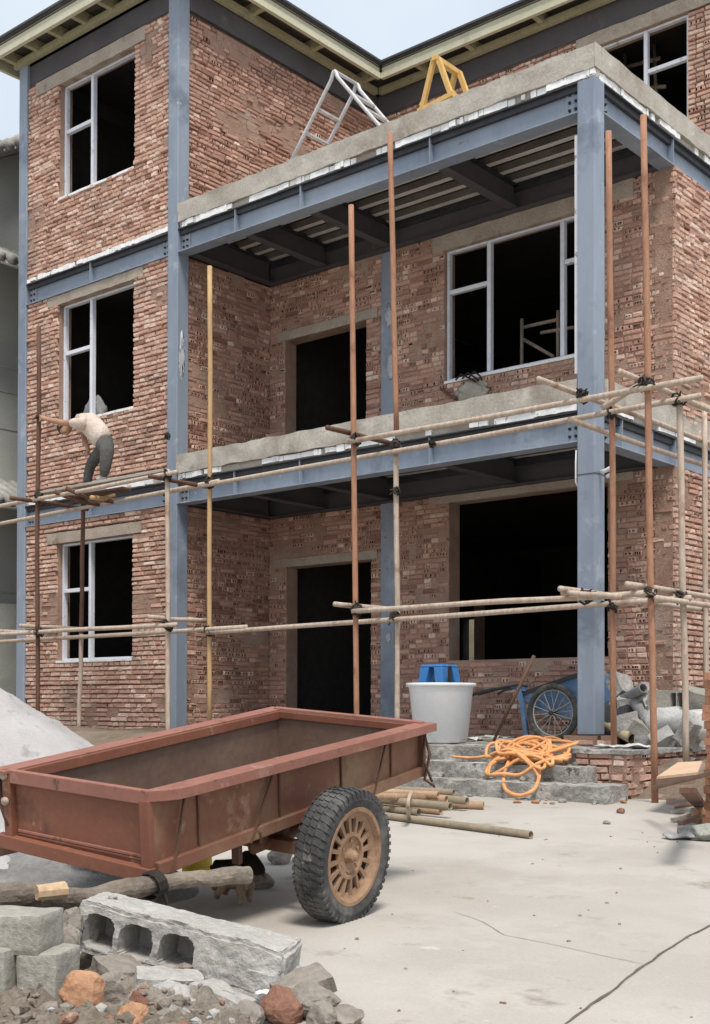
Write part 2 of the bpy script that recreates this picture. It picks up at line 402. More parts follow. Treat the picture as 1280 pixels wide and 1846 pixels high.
# lintels
def rbox(mb, lo, hi, res=.12, amp=.006, fr=5, seed=0, mi=0):
    lo = V(lo); hi = V(hi); sz = hi-lo
    nn = [max(1, int(sz[i]/res+.5)) for i in range(3)]
    def J(p): return p+NZ.noise_vector(p*fr+V((seed*3., seed, 0)))*amp
    for ax in range(3):
        a, b = (ax+1) % 3, (ax+2) % 3
        for side in (0, 1):
            def fn(i, j):
                p = V((0, 0, 0)); p[ax] = hi[ax] if side else lo[ax]
                if side: p[a] = lo[a]+sz[a]*i; p[b] = lo[b]+sz[b]*j
                else: p[a] = lo[a]+sz[a]*j; p[b] = lo[b]+sz[b]*i
                return J(p)
            mb.grid(fn, nn[a] if side else nn[b], nn[b] if side else nn[a], mi)
def lintel(a, b, y, c, d, th=.1, seed=0):
    m2 = MB(); rbox(m2, (a, y-.006, c), (b, y+th, d), .07, .008, 6, seed); return m2.build('lintel', M_lintel, house)
for k, (a, b, c, d) in enumerate(lint): lintel(a, b, .03, c, d, seed=k)
for k, (a, b, c, d) in enumerate(lint1+lint2): lintel(a, b, DD, c, d, seed=k+5)
lintel(-2.6, -.6, D3, 9.3, 9.49, seed=20)
# steel columns
def column(x0, x1, y0, y1, z0, z1):
    m2 = MB(); m2.box((x0, y0, z0), (x1, y1, z1)); return m2.build('steel_column', M_steel, house, bevel=.012)
ZT1 = ZB+.31
colR = column(-.2, 0, 0, .2, 0, ZT1+HS)
colL = column(-LX-.2, -LX, 0, .2, -.12, 9.86)
colLL = column(XL-.2, XL, 0, .2, -.12, 9.86)
colM = column(CM[0], CM[1], DD-.015, DD+.2, -.12, ZB+HS)
column(-.21, .02, YB-.2, YB+.02, -.12, 9.8)
mz = MB(); mz.box((-.204, -.004, 2.58), (.004, .204, 2.588)); mz.build('weld_seam', M_steeld, house)
M_smear = mat('dried_slurry', [(.40, .43, .47), (.48, .50, .53)], rough=.8, bump=.1)
# mortar dropped on the wall column
mb = MB()
for (u_, v_, a, b) in ((700, 570, .05, .14), (704, 660, .055, .16), (700, 1150, .04, .07)):
    p = onY(u_, v_, DD-.02); mb.blob(p, (a, .008, b), 3, .5, 2.5, int(u_+v_))
mb.build('mortar_lump', M_smear, house, smooth=True)
mb = MB()
mb.blob((-LX+.0015, .075, 4.86), (.004, .05, .30), 3, .55, 2.6, 4); mb.rough(.012, 11, 2)
for i, p_ in enumerate(mb.v): p_.x = min(max(p_.x, -LX-.002), -LX+.003)
mb.build('paint_smear', M_smear, house, smooth=True)

# steel beams
def beam(o, u, ln, z0, z1, side, w=.19, stiff=(), name='steel_beam', m=None, plates=True):
    """I-beam from o along u; its near flange edge lies on the line, body runs to -side"""
    o = V(o); u = V(u); sd = V(side); m = m or M_steel
    def bx(mb, s0, s1, d0, d1, a, b):
        p = o+u*s0-sd*d0; q = o+u*s1-sd*d1
        mb.box((min(p.x,q.x), min(p.y,q.y), a), (max(p.x,q.x), max(p.y,q.y), b))
    mb = MB()
    bx(mb, 0, ln, 0, w, z0, z0+.014); bx(mb, .001, ln-.001, w*.42, w*.48, z0+.014, z1-.014)
    r = mb.build(name, m, house)
    mb = MB(); bx(mb, 0, ln, 0, w, z1-.014, z1); bx(mb, .002, ln-.002, .035, w*.42-.001, z1-.075, z1-.0145); mb.build('top_flange_shade', M_bolt, r)  # near-black flange and strip below it paint in the kerb overhang's shadow
    for s in stiff:
        m2 = MB(); bx(m2, s-.006, s+.006, .006, w*.42, z0+.0145, z1-.0148); m2.build('stiffener', m, r)
    if plates:
        for e in (0, 1):
            s0 = .0 if e == 0 else ln-.17
            m2 = MB(); bx(m2, s0+.004, s0+.166, w*.42-.012, w*.42, z0+.03, z1-.03); pl = m2.build('splice_plate', M_plate if e == 0 else M_steel, r)
            for i in range(2):
                for j in range(3):
                    m3 = MB()
                    c = o+u*(s0+.05+.07*i)-sd*(w*.42-.012)+V((0, 0, z0+.075+.08*j))
                    m3.lathe(c, sd, [(.017, -.002), (.017, .012), (.009, .012), (.009, .028), (.0001, .028)], 6)
                    m3.build('bolt', M_bolt, r)
    return r
for k in range(2):
    z0 = ZB+HS*k; z1 = z0+.31
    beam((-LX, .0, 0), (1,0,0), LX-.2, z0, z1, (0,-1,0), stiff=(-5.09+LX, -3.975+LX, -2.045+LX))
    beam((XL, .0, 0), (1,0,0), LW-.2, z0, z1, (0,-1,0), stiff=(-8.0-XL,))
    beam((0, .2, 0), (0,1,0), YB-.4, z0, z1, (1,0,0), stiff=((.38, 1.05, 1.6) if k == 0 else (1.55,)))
    for x in (-5.09, -3.975, -2.045):
        beam((x-.06, .155, 0), (0,1,0), DD-.16, z0+.03, z1, (-1,0,0), w=.13, m=M_steeld, plates=False)
    beam((-LX+.002, DD-.1, 0), (1,0,0), LX-.16, z0+.004, z1, (0,-1,0), w=.15, m=M_steeld, plates=False)
    beam((-LX, .21, 0), (0,1,0), DD-.32, z0+.004, z1, (-1,0,0), w=.13, m=M_steeld, plates=False)
    # ribbed metal deck
    m2 = MB(); prof = []; y = .16; per = .28
    while y < DD-.12:
        prof += [(y, z1+.002), (y+.085, z1+.002), (y+.11, z1+.075), (y+.255, z1+.075)]; y += per
    prof.append((min(y, DD), z1+.002))
    for i in range(len(prof)-1):
        (a, b), (c, d) = prof[i], prof[i+1]
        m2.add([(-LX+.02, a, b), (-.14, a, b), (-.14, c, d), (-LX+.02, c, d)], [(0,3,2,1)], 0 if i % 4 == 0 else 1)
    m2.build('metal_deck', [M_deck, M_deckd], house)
    m2 = MB(); m2.box((-LX, .11, z1+.075), (-.1, DD+.01, z1+.17)); 
    if k == 1: m2.box((-LX, DD+.012, z1+.075), (-.1, D3+.01, z1+.17))
    m2.build('balcony_slab', M_conc, house)
    # white foam strip broken into lumps, and the raw concrete kerb above it
    zf = z1+.002; zc = z1+.085; zt = z1+.325
    def foam(p0, u, ln, side, seed):
        rg = random.Random(seed); mb = MB(); p0 = V(p0); u = V(u); sd = V(side)
        def piece(s0, s1, d0, d1, a, b, mi):
            p = p0+u*s0-sd*d0; q = p0+u*s1-sd*d1
            rbox(mb, (min(p.x,q.x), min(p.y,q.y), a), (max(p.x,q.x), max(p.y,q.y), b), .05, .008, 16, seed, mi)
        piece(0, ln, .03, .10, zf, zc-.001, 1)
        s = 0
        while s < ln-.03:
            w = rg.choice((.05, .07, .09, .12, .3, .5)); w = min(w, ln-s)
            if rg.random() < .78: piece(s+.004, s+w-.004, rg.uniform(-.004, .016), .05, zf+rg.uniform(0, .022), zc-.002-rg.uniform(0, .012), 0)
            s += w
        mb.build('foam_strip', [M_foam, M_conc], house, smooth=True)
    xr = -.205 if k == 0 else 0.0
    foam((-LX+.01, .0, 0), (1,0,0), xr+LX-.01, (0,-1,0), 31+k)
    foam((0, .205 if k == 0 else .0, 0), (0,1,0), 8.4, (1,0,0), 41+k)
    foam((XL+.005, .0, 0), (1,0,0), LW-.21, (0,-1,0), 51+k)
    m2 = MB(); rbox(m2, (-LX+.004, -.012, zc), (xr-(0 if k == 0 else .0), .11, zt), .05, .014, 5, k); m2.build('concrete_kerb', M_conc, house, smooth=False)
    m2 = MB(); rbox(m2, (-.11, (.205 if k == 0 else .112), zc), (.012, 8.6 if k == 0 else D3-.02, zt), .09, .011, 4, k); m2.build('concrete_kerb', M_conc, house)
    if k == 1:
        m2 = MB(); rbox(m2, (.002, -.012, zc), (.012, .11, zt), .09, .004, 4, k); m2.build('concrete_kerb', M_conc, house)

# dark ring beam under the roof
def rb(lo, hi):
    m2 = MB(); m2.box(lo, hi); m2.build('ring_beam', M_steeld, house)
rb((XL, .05, 9.512), (-LX-.2, .2, 9.84)); rb((-LX-.15, .2, 9.512), (-LX-.01, D3-.0, 9.84)); rb((-LX-.15, D3+.02, 9.512), (.0, D3+.17, 9.84)); rb((-.15, D3+.17, 9.512), (0, YB, 9.84)); rb((XL-.18, .2, 9.512), (XL-.05, YB, 9.84))
# broken brick edge along the lintel under the ring beam
# roof: cream outriggers, fascia channels, boards and a low hipped sheet
OV, ZE = .36, 9.86
roof = MB()
def hip(x0, x1, y0, y1, z, h, mb):
    w = min(x1-x0, y1-y0)/2
    if x1-x0 > y1-y0: r = [(x0+w, (y0+y1)/2, z+h), (x1-w, (y0+y1)/2, z+h)]; f = [(0,1,5,4),(1,2,5),(2,3,4,5),(3,0,4)]
    else: r = [((x0+x1)/2, y0+w, z+h), ((x0+x1)/2, y1-w, z+h)]; f = [(0,1,4),(1,2,5,4),(2,3,5),(3,0,4,5)]
    P = [(x0,y0,z),(x1,y0,z),(x1,y1,z),(x0,y1,z)]
    mb.add(P+r, f)
    mb.add([(x0,y0,z-.03),(x1,y0,z-.03),(x1,y1,z-.03),(x0,y1,z-.03)]+P, [(0,3,2,1),(0,1,5,4),(1,2,6,5),(2,3,7,6),(3,0,4,7)])
hip(XL-.2-OV-.05, -LX+OV+.05, -OV-.05, YB+.4, ZE+.25, .55, roof)
hip(-LX+.0, OV+.05, D3-OV-.05, YB+.4, ZE+.253, .5, roof)
roof = roof.build('roof', M_roof, house)
m2 = MB(); m2.box((XL-.2-OV+.02, -OV+.02, ZE+.17), (-LX+OV-.02, YB+.3, ZE+.19)); m2.box((-LX+OV-.018, D3-OV+.02, ZE+.172), (OV-.02, YB+.3, ZE+.192)); m2.build('roof_board', M_roofu, roof)
def fascia(a, b, inn):
    """channel-section fascia from a to b (outer bottom edge), inn = inward direction"""
    a = V(a); b = V(b); inn = V(inn); d = (b-a)
    def pc(o0, o1, z0, z1, mb):
        P = []
        for z in (z0, z1):
            P += [a+inn*o0+V((0,0,z)), b+inn*o0+V((0,0,z)), b+inn*o1+V((0,0,z)), a+inn*o1+V((0,0,z))]
        mb.hexa(P)
    mb = MB(); pc(0, .06, 0, .09, mb); pc(.025, .06, .0902, .205, mb); mb.build('fascia', M_cream, roof, bevel=.004)
    mb = MB(); pc(-.02, .05, .2055, .219, mb); mb.build('drip_edge', M_roof, roof)
fascia((XL-.2-OV, -OV, ZE), (-LX+OV, -OV, ZE), (0,1,0))
fascia((-LX+OV, -OV+.061, ZE), (-LX+OV, D3-OV, ZE), (-1,0,0))
fascia((-LX+OV+.0, D3-OV, ZE), (OV, D3-OV, ZE), (0,1,0))
fascia((XL-.2-OV, -OV+.061, ZE), (XL-.2-OV, YB, ZE), (1,0,0))
def outr(a, b):
    mb = MB(); mb.bar(V(a)+V((0,0,.075)), V(b)+V((0,0,.075)), .075, .15); mb.build('outrigger', M_olive, roof)
x = -9.72
while x < -6.2: outr((x, -OV+.062, ZE+.005), (x, .3, ZE+.005)); x += .565
for y in (.0, 1.28, 2.51, 3.69): outr((-LX+OV-.062, y, ZE+.005), (-LX-.3, y, ZE+.005))
for x in (-5.15, -4.25, -3.1, -1.95, -.8): outr((x, D3-OV+.062, ZE+.005), (x, D3+.3, ZE+.005))
for y in (.9, 2.1, 3.3): outr((XL-.2-OV+.062, y, ZE+.005), (XL, y, ZE+.005))
for a, b in (((XL-.25, -.03, ZE-.005), (-LX-.03, -.03, ZE-.005)), ((-LX+.05, .1, ZE-.004), (-LX+.05, D3-.1, ZE-.004)), ((-LX+.1, D3-.06, ZE-.003), (.1, D3-.06, ZE-.003))):
    mb = MB(); mb.bar(V(a)+V((0,0,.0)), V(b)+V((0,0,.0)), .07, .10); mb.build('wall_plate', M_olive, roof)

# windows
def window(x0, x1, z0, z1, y, mull=(), trans=(), w=.044, dp=.07, sill=True):
    mb = MB()
    mb.box((x0+.004, y, z0+.004), (x0+w, y+dp, z1-.004)); mb.box((x1-w, y, z0+.004), (x1-.004, y+dp, z1-.004))
    mb.box((x0+w, y, z0+.004), (x1-w, y+dp, z0+w)); mb.box((x0+w, y, z1-w*.75), (x1-w, y+dp, z1-.004))
    for m in mull: mb.box((m-w*.62, y-.004, z0+w), (m+w*.62, y+dp-.004, z1-w*.75))
    for a, b, z in trans: mb.box((a, y+.002, z-w*.62), (b, y+dp-.002, z+w*.62))
    o = mb.build('window', M_alu, house, bevel=.005)
    # sash rails set deeper in the openings
    if sill:
        m2 = MB(); rbox(m2, (x0+.003, y-.11 if y < 1 else y-.06, z0-.02), (x1-.003, y+.02, z0+.012), .1, .006, 7, int(x0*10)); m2.build('sill', M_foam, o)
    return o
for k in range(3):
    z0, z1 = win_z[k]; m = -8.12; zt = z1-(z1-z0)*.40
    window(-8.77, -7.07, z0, z1, .13, (m,), ((-8.72, m-.03, zt),), sill=True)
window(*WIN2[:2], WIN2[2], WIN2[3], DD+.06, (-2.485, -1.45), ((-3.08, -2.515, 5.495), (-1.42, -.91, 5.5)))
window(*WIN3[:2], WIN3[2], WIN3[3], D3+.06, (-1.585,), ((-1.555, -1.0, 8.735),), sill=False)
# white strip and pipe stubs at the corner column
def plain(name, mb, m, parent=None, label=None, cat=None, **k):
    o = mb.build(name, m, parent, **k)
    if label: tag(o, label, cat)
    return o
mb = MB(); mb.box((-.262, .06, 3.62), (-.206, .10, 6.02)); plain('joint_filler_strip', mb, M_foam, house)
mb = MB(); mb.tube([(-.225, .03, 2.84), (-.225, .02, 2.7), (-.225, .02, 2.52), (-.21, .05, 2.46)], .009, 8); mb.tube([(.01, .1, 2.6), (.11, .04, 2.6), (.16, .02, 2.62), (.17, .03, 2.56), (.11, .05, 2.54)], .022, 8); mb.build('pipe_stub', M_foam, house, smooth=True)
# ------------------------------------------------------------------ ground
M_yard = mat('yard_concrete', [(.405, .375, .335), (.45, .42, .38), (.375, .34, .298)], rough=.9, sc=.9, sc2=90, bump=.22, bdist=.004, spec=.2, detail_amt=.13, contrast=(.42, .58),
    rust=[((.33, .30, .26), .54, .70, .55), ((.47, .445, .41), .58, .74, 1.3), ((.27, .24, .20), .60, .72, 2.6), ((.50, .48, .45), .66, .72, 7), ((.24, .21, .175), .68, .74, 11)])
M_dirt = mat('earth', [(.17, .13, .10), (.24, .19, .145), (.30, .25, .20)], rough=1, sc=3, sc2=40, bump=.8, bdist=.02, spec=.1, detail_amt=.3)
M_stain = mat('crack_faint', [(.35, .32, .28), (.40, .37, .325)], rough=1, bump=0, sc=9)
M_crack = mat('crack_dark', [(.10, .085, .07), (.16, .14, .115)], rough=1, bump=0, sc=9)
ds = [-300, -60, -10, 0, 2, 3, 4, 5, 6, 7, 8, 9, 10.4, 12, 16, 30, 80, 300]; ls = [-300, -60, -15, -8, -4, -2, -1, 0, 1, 2, 4, 8, 15, 60, 300]
mb = MB()
def gp(d, l):
    p = CAM+FW0*d+RT0*l; return V((p.x, p.y, gz(p.x, p.y)))
for d in ds:
    for l in ls: mb.v.append(gp(d, l))
nl = len(ls)
for i in range(len(ds)-1):
    for j in range(nl-1):
        mb.f.append((i*nl+j, i*nl+j+1, (i+1)*nl+j+1, (i+1)*nl+j)); mb.m.append(0); mb.t.append(.5)
o = mb.build('ground', M_yard, loc=(0, 0, 0)); tag(o, 'pale dusty concrete yard in front of the house', 'ground', kind='structure')
# dark joint in the concrete
def strip(name, px, w, m):
    mb = MB(); pts = []
    for i in range(len(px)-1):
        a = onG(*px[i]); b = onG(*px[i+1]); k = max(2, int((b-a).length/.05))
        for j in range(k): pts.append(a.lerp(b, j/k))
    pts.append(onG(*px[-1]))
    vs = []
    for i, p in enumerate(pts):
        d = (pts[min(i+1, len(pts)-1)]-pts[max(0, i-1)]).normalized(); n = V((-d.y, d.x, 0))
        jt = NZ.noise(p*6)*.012+NZ.noise(p*25)*.004; ww = w*(.5+1.0*abs(NZ.noise(p*9+V((7,0,0)))))+.001
        if i in (0, len(pts)-1): ww = .0008
        for sgn in (-1, 1):
            q = p+n*(jt+sgn*ww); vs.append(V((q.x, q.y, gz(q.x, q.y)+.004)))
    mb.add(vs, [(2*i, 2*i+1, 2*i+3, 2*i+2) for i in range(len(pts)-1)])
    o = mb.build(name, m); tag(o, None, None, kind='structure'); return o
tag(strip('ground_crack', [(1015, 1850), (1065, 1812), (1112, 1781), (1165, 1738), (1220, 1702), (1330, 1640)], .005, M_crack), 'dark jagged crack across the corner of the concrete yard', 'crack')
tag(strip('ground_crack', [(820, 1644), (870, 1662), (910, 1686), (1000, 1704), (1080, 1722), (1162, 1739)], .0018, M_stain), 'faint hairline crack meeting the wide one in the yard', 'crack')

# earth bank in front of the left wing
def bank(a, b):
    x = -16+a*(13.2); y = -4.2+b*4.35
    t = min(1, max(0, (y+3.6)/2.6)); t = t*t*(3-2*t)
    e = min(1, max(0, (-2.9-x)/1.2))
    z = gz(x, y)-.06+(.54*t*e)+.07*NZ.noise(V((x*1.3, y*1.3, 0)))+.03*NZ.noise(V((x*5, y*5, 3)))
    return (x, y, z)
mb = MB(); mb.grid(bank, 90, 40); o = mb.build('dirt_bank', M_dirt, smooth=True); tag(o, 'brown earth bank along the foot of the left wing', 'earth', kind='structure')

# ------------------------------------------------------------------ entrance steps
M_step = mat('step_concrete', [(.30, .285, .265), (.40, .385, .36), (.22, .20, .18)], rough=.95, sc=4, sc2=28, bump=.9, bdist=.025, spec=.1, detail_amt=.35, rust=[((.52, .50, .46), .52, .62, 3), ((.13, .11, .095), .58, .66, 6)])
st = empty('entrance_steps', (-2.6, -.6, -.52)); tag(st, 'rough grey concrete entrance steps with broken brick end below the ground-floor balcony', 'steps')
def stepbox(name, lo, hi, amp=.015, m=None):
    mb = MB(); sd_ = rng.random()*9; rbox(mb, lo, hi, .035, amp, 6, sd_); mb.rough(amp*.55, 19, sd_); return mb.build(name, m or M_step, st)
xe1 = onY(1095, 1400, -1.66).x; xe2 = onY(1050, 1370, -1.36).x; xe3 = onY(1040, 1345, -1.06).x
stepbox('step', (-5.9, -1.68, -.62), (xe1, -1.3, -.385)); stepbox('step', (-5.9, -1.37, -.6), (xe2, -1.0, -.245))
stepbox('platform', (-6.1, -1.07, -.6), (xe3, DD-.0, -.105), .012)
xe4 = onY(1135, 1345, -1.1).x
mb = MB(); masonry(mb, o=(xe3+.01, -1.10, 0), u=(1,0,0), n=(0,-1,0), s1=xe4-xe3-.01, z0=-.56, z1=-.13, th=.3, hole=.3, smear=.2, pale=.5, seed=31); masonry(mb, o=(xe4, -1.10, 0), u=(0,1,0), n=(1,0,0), s1=2.8, z0=-.56, z1=-.13, th=.2, smear=.5, hole=.1, seed=32)
mb.build('brick_plinth', MW, st)
stepbox('plinth_cap', (xe3-.03, -1.12, -.135), (xe4+.03, DD, -.098), .012)
rg = random.Random(14)
for i in range(34):
    x = rg.uniform(-1.9, xe1-.05); k = rg.choice((0, 0, 1, 1, 2)); yy, zz = ((-1.70, -.52), (-1.40, -.385), (-1.10, -.245))[k]
    y = yy-rg.uniform(-.02, .10); s_ = rg.uniform(.012, .042); zz = gz(x, y) if k == 0 else zz
    if k and x > (xe2, xe3)[k-1]+.1: continue
    mb = MB(); mb.blob((x, y, zz+s_*.45), (s_*1.4, s_*.9, s_*.8), 2, .35, 1.6, i+60, 0, Matrix.Rotation(i*.9, 3, 'Z'), 5); o = mb.build('mortar_crumb', M_step); tag(o, 'grey crumb of mortar fallen at the foot of a step riser', 'crumb', 'mortar crumbs on the entrance steps')
# column pad of two courses of brick
mb = MB(); masonry(mb, o=(-.30, -.12, 0), u=(1,0,0), n=(0,-1,0), s1=.42, z0=-.105, z1=-.004, th=.4, seed=33, pale=.6); masonry(mb, o=(.12, -.12, 0), u=(0,1,0), n=(1,0,0), s1=.4, z0=-.105, z1=-.004, th=.4, seed=34, pale=.6)
mb.add([(-.3,-.11,-.003),(.11,-.11,-.003),(.11,.3,-.003),(-.3,.3,-.003)], [(0,1,2,3)], 0)
mb.build('column_pad', MW, st)
# rubble-earth slope on the right of the plinth
def rslope(a, b):
    x = xe4-.05+a*3.2; y = -2.0+b*6
    t = min(1, max(0, (y+1.15)/.7)); t = t*t*(3-2*t)
    z = gz(x, y)-.07+.37*t+.07*NZ.noise(V((x*2.3, y*2.3, 4)))+.035*NZ.noise(V((x*8, y*8, 1)))
    return (x, y, z)
mb = MB(); mb.grid(rslope, 60, 90); o = mb.build('earth_slope', M_dirt); tag(o, 'brown earth and mortar slope against the side wall', 'earth', kind='structure')

# ------------------------------------------------------------------ neighbour house
M_ngrey = mat('grey_render', [(.42, .43, .40), (.48, .49, .46), (.33, .335, .31)], rough=.9, sc=1, bump=.15, detail_amt=.2)
M_tile = mat('grey_tile', [(.44, .43, .40), (.32, .31, .29), (.55, .54, .50)], rough=.9, sc=3, bump=.4, detail_amt=.3)
M_line = mat('pale_joint', [(.42, .43, .42), (.5, .5, .5)], rough=.8, bump=0)
nb = empty('neighbour_house', (-14.5, 4, -.6)); tag(nb, 'old grey rendered house with tiled roofs, half hidden behind the left wing', 'house')
NX = -11.2
mb = MB(); mb.box((-19, -1.2, -.7), (NX, 9, 8.1)); mb.prism([(-1.2, 8.1), (9, 8.1), (3.9, 10.9)], (-19, 0, 0), (0,1,0), (0,0,1), (19+NX, 0, 0)); mb.build('wall', M_ngrey, nb)
def tiles(y0, z0, y1, z1, x0, x1, name):
    mb = MB(); n = int((x1-x0)/.2)
    mb.bar(((x0+x1)/2, y0, z0), ((x0+x1)/2, y1, z1), x1-x0, .05)
    d = V((0, y1-y0, z1-z0)); k = int(d.length/.25); nn = V((0, -(z1-z0), y1-y0)).normalized()
    if nn.z < 0: nn = -nn
    for i in range(n):
        x = x0+(i+.5)*(x1-x0)/n
        pts = []
        for j in range(k+1):
            p = V((x, y0, z0))+d*(j/k)+nn*.05
            pts.append(p)
        mb.tube(pts, [.075+(.012 if j % 2 else 0) for j in range(k+1)], 7)
    return mb.build(name, M_tile, nb, smooth=True)
tiles(-1.9, 7.75, 3.9, 10.95, -19.2, NX+.45, 'roof'); tiles(9.6, 7.75, 3.9, 10.95, -19.2, NX+.45, 'roof')
mb = MB()
for y0_, y1_ in ((-1.9, 3.9), (9.6, 3.9)):
    n = 30
    for i in range(n):
        t = (i+.5)/n; y = y0_+(y1_-y0_)*t; z = 7.75+3.2*t
        mb.tube([(NX-.2, y, z+.10), (NX+.5, y, z+.08+.02*(i % 2))], [.10, .095], 8)
mb.build('verge_tiles', M_tile, nb, smooth=True)
def pent(z, h, nm='pent_roof'):
    mb = MB(); y = -1.6
    mb.hexa([(NX-.02, -1.6, z), (NX+.9, -1.6, z-.45), (NX+.9, 9, z-.45), (NX-.02, 9, z), (NX-.02, -1.6, z+.08), (NX+.9, -1.6, z-.38), (NX+.9, 9, z-.38), (NX-.02, 9, z+.08)])
    while y < 5:
        mb.tube([(NX, y, z+.12), (NX+.5, y, z-.13), (NX+.93, y, z-.35)], [.08, .085, .09], 7); y += .21
    mb.build(nm, M_tile, nb, smooth=True)
pent(7.5, .4); pent(3.75, .4)
for z in (5.75, 5.35, 4.75, 2.1, 1.2, .9, .45):
    mb = MB(); mb.box((NX+.001, -1.2, z), (NX+.012, 8, z+.025)); mb.build('render_joint', M_line, nb)
mb = MB(); rbox(mb, (NX+.002, -1.0, -.5), (NX+.25, 6, 1.9), .3, .02, 2, 3); mb.build('buttress', M_ngrey, nb)
# wall seen through the ground-floor rooms
M_yel = mat('yellow_block', [(.46, .40, .28), (.38, .33, .24)], rough=.9, sc=2, bump=.3)
mb = MB(); rbox(mb, (-16, 13, -.6), (2, 13.2, 3.6), .3, .02, 2, 3); o = mb.build('garden_wall', [M_yel]); tag(o, 'yellowish block wall glimpsed through the big ground-floor opening', 'wall')
# ------------------------------------------------------------------ scaffold
def polemat(n, a, b, c=None): return mat(n, [a, b], rough=.75, sc=5, sc2=40, bump=.25, bdist=.004, detail_amt=.25, spec=.25, stretch=(6, 6, 1.2), rust=[(c, .56, .68, 3)] if c else None)
M_prust = polemat('pole_rust', (.31, .155, .095), (.40, .215, .135), (.20, .10, .065))
M_ptan = polemat('pole_tan', (.46, .29, .145), (.52, .36, .19), (.38, .25, .15))
M_pdark = polemat('pole_dark', (.105, .055, .04), (.15, .08, .055), (.08, .045, .035))
M_ppale = polemat('pole_pale', (.40, .31, .24), (.54, .45, .37), (.29, .19, .135))
M_wire = mat('black_wire', [(.02, .016, .014), (.045, .032, .025)], rough=.6, bump=.2)
sc = empty('scaffold', (-3, -1, -.5)); tag(sc, 'rusty pole scaffold in two rows lashed with wire along the house front', 'scaffold')
PR = .029
def wob(a, b, r=PR, n=9, k=.02, seed=0):
    a = V(a); b = V(b); pts = []; rs = []
    for i in range(n+1):
        t = i/n; p = a.lerp(b, t); q = NZ.noise_vector(V((t*2.2+seed*7.1, seed*3.3, .5)))*k*math.sin(math.pi*t)
        pts.append(p+q); rs.append(r*(1+.08*NZ.noise(V((t*9, seed, 2)))))
    return pts, rs
def pole(a, b, m, name='pole', r=PR, seed=None):
    mb = MB(); pts, rs = wob(a, b, r, seed=seed if seed is not None else rng.random()*50); mb.tube(pts, rs, 9)
    return mb.build(name, m, sc, smooth=False if 0 else True)
YF, YR = -1.27, -.70
def std(top, base, Y, m, zb, m2=None, split=None):
    a = onY(*top, Y); b = onY(*base, Y); d = b-a
    if abs(b.z-zb) > .02: b = a+d*((zb-a.z)/d.z)
    if m2 is None: return pole(b, a, m)
    c = onY(*split, Y); pole(c+V((0,0,-.08)), a, m); pole(b, c+V((.035, -.02, .05)), m2)
std((70, 588), (68, 1250), YF, M_pdark, -.25)
std((150, 893), (143, 1290), YR, M_pdark, -.1, M_ppale, (146, 1150))
std((302, 846), (303, 1300), YF, M_ppale, -.3)
std((378, 480), (378, 1282), YR, M_ptan, -.11)
std((633, 370), (643, 1282), YF, M_prust, -.25)
std((703, 240), (715, 785), YR, M_prust, onY(715, 785, YR).z)
std((714, 800), (716, 1290), YR, M_ppale, -.11)
std((1097, 237), (1107, 1350), YR, M_prust, -.1)
std((1160, 208), (1181, 1447), YF, M_prust, -.523)
std((1225, 712), (1237, 1370), YR, M_ppale, -.25)
pole((.57, 1.3, -.2), (.55, 1.3, 3.35), M_ppale)
zB, zA = 2.975, 1.235
O = .055
def led(a, b, Y, m=M_ppale, r=PR*.92): return pole(onY(*a, Y), onY(*b, Y), m, 'ledger', r)
led((-90, 930), (318, 851), YF-O); led((-90, 962), (395, 867), YR-O); led((306, 886), (1263, 713), YR-O)
led((626, 797), (1266, 681), YF-O)
led((-90, 1147), (318, 1126), YF-O); led((-90, 1163), (445, 1130), YR-O); led((372, 1141), (1245, 1078), YR-O); led((636, 1102), (1180, 1068), YF-O)
led((-90, 1136), (75, 1140), YF+.3); led((1013, 1069), (1120, 1076), YF-.12)
def trn(x, y0, y1, z, m=M_ppale, dz=0): return pole((x, y0, z), (x+.02, y1, z+dz), m, 'transom', PR*.9)
for x, y0, y1 in ((-2.09, -1.62, -.5), (-4.93, -1.5, -.55), (-7.44, -1.65, -.45), (.50, -1.85, 3.4), (1.14, -1.62, 3.2)):
    trn(x, y0, y1, zB+.075 if x > -4 else zB-.058, M_ppale if x > 0 else M_pdark); trn(x, max(y0, -1.5), y1, zA+.065)
trn(.42, -1.2, 3.2, zB-.14); trn(1.33, -1.35, 3.2, zA-.05)
led((1086, 735), (1160, 690), YR-.2)
def tie(p, s=1.0):
    mb = MB(); p = V(p); q = rng.random()*9
    for k in range(4):
        ax = V((rng.uniform(-1,1), rng.uniform(-1,1), rng.uniform(-1,1))).normalized(); a = ax.orthogonal().normalized(); c = ax.cross(a); r = rng.uniform(.036, .05)*s
        mb.tube([p+a*math.cos(t*math.pi/5)*r+c*math.sin(t*math.pi/5)*r*1.25+V((0,0,rng.uniform(-.02,.02))) for t in range(10)], .010*s, 5, closed=True)
    for k in range(2):
        e = V((rng.uniform(-1,1), rng.uniform(-1,.2), rng.uniform(-.4,1))).normalized()
        mb.tube([p, p+e*.06*s, p+e*.11*s+V((0,0,-.02))], [.011, .009, .006], 5)
    mb.blob(p, .038*s, 2, .5, 2.5, int(q*10))
    return mb.build('wire_tie', M_wire, sc)
for (u_, v_, Y) in ((70, 893, YF), (148, 903, YR), (302, 857, YF), (378, 870, YR), (642, 792, YF), (714, 803, YR), (1050, 714, YF), (1102, 745, YR), (1165, 692, YF), (1224, 722, YR), (70, 752, YF), (302, 786, -.3),
                    (70, 1140, YF), (302, 1128, YF), (376, 1137, YR), (643, 1100, YF), (712, 1111, YR), (1055, 1075, YF), (1104, 1092, YR), (1172, 1068, YF), (1229, 1078, YR), (780, 800, YR-.06), (716, 885, YR)):
    tie(onY(u_, v_, Y-.03), .75 if (u_, v_) in ((70, 752), (302, 786), (716, 885), (780, 800)) else 1.1)
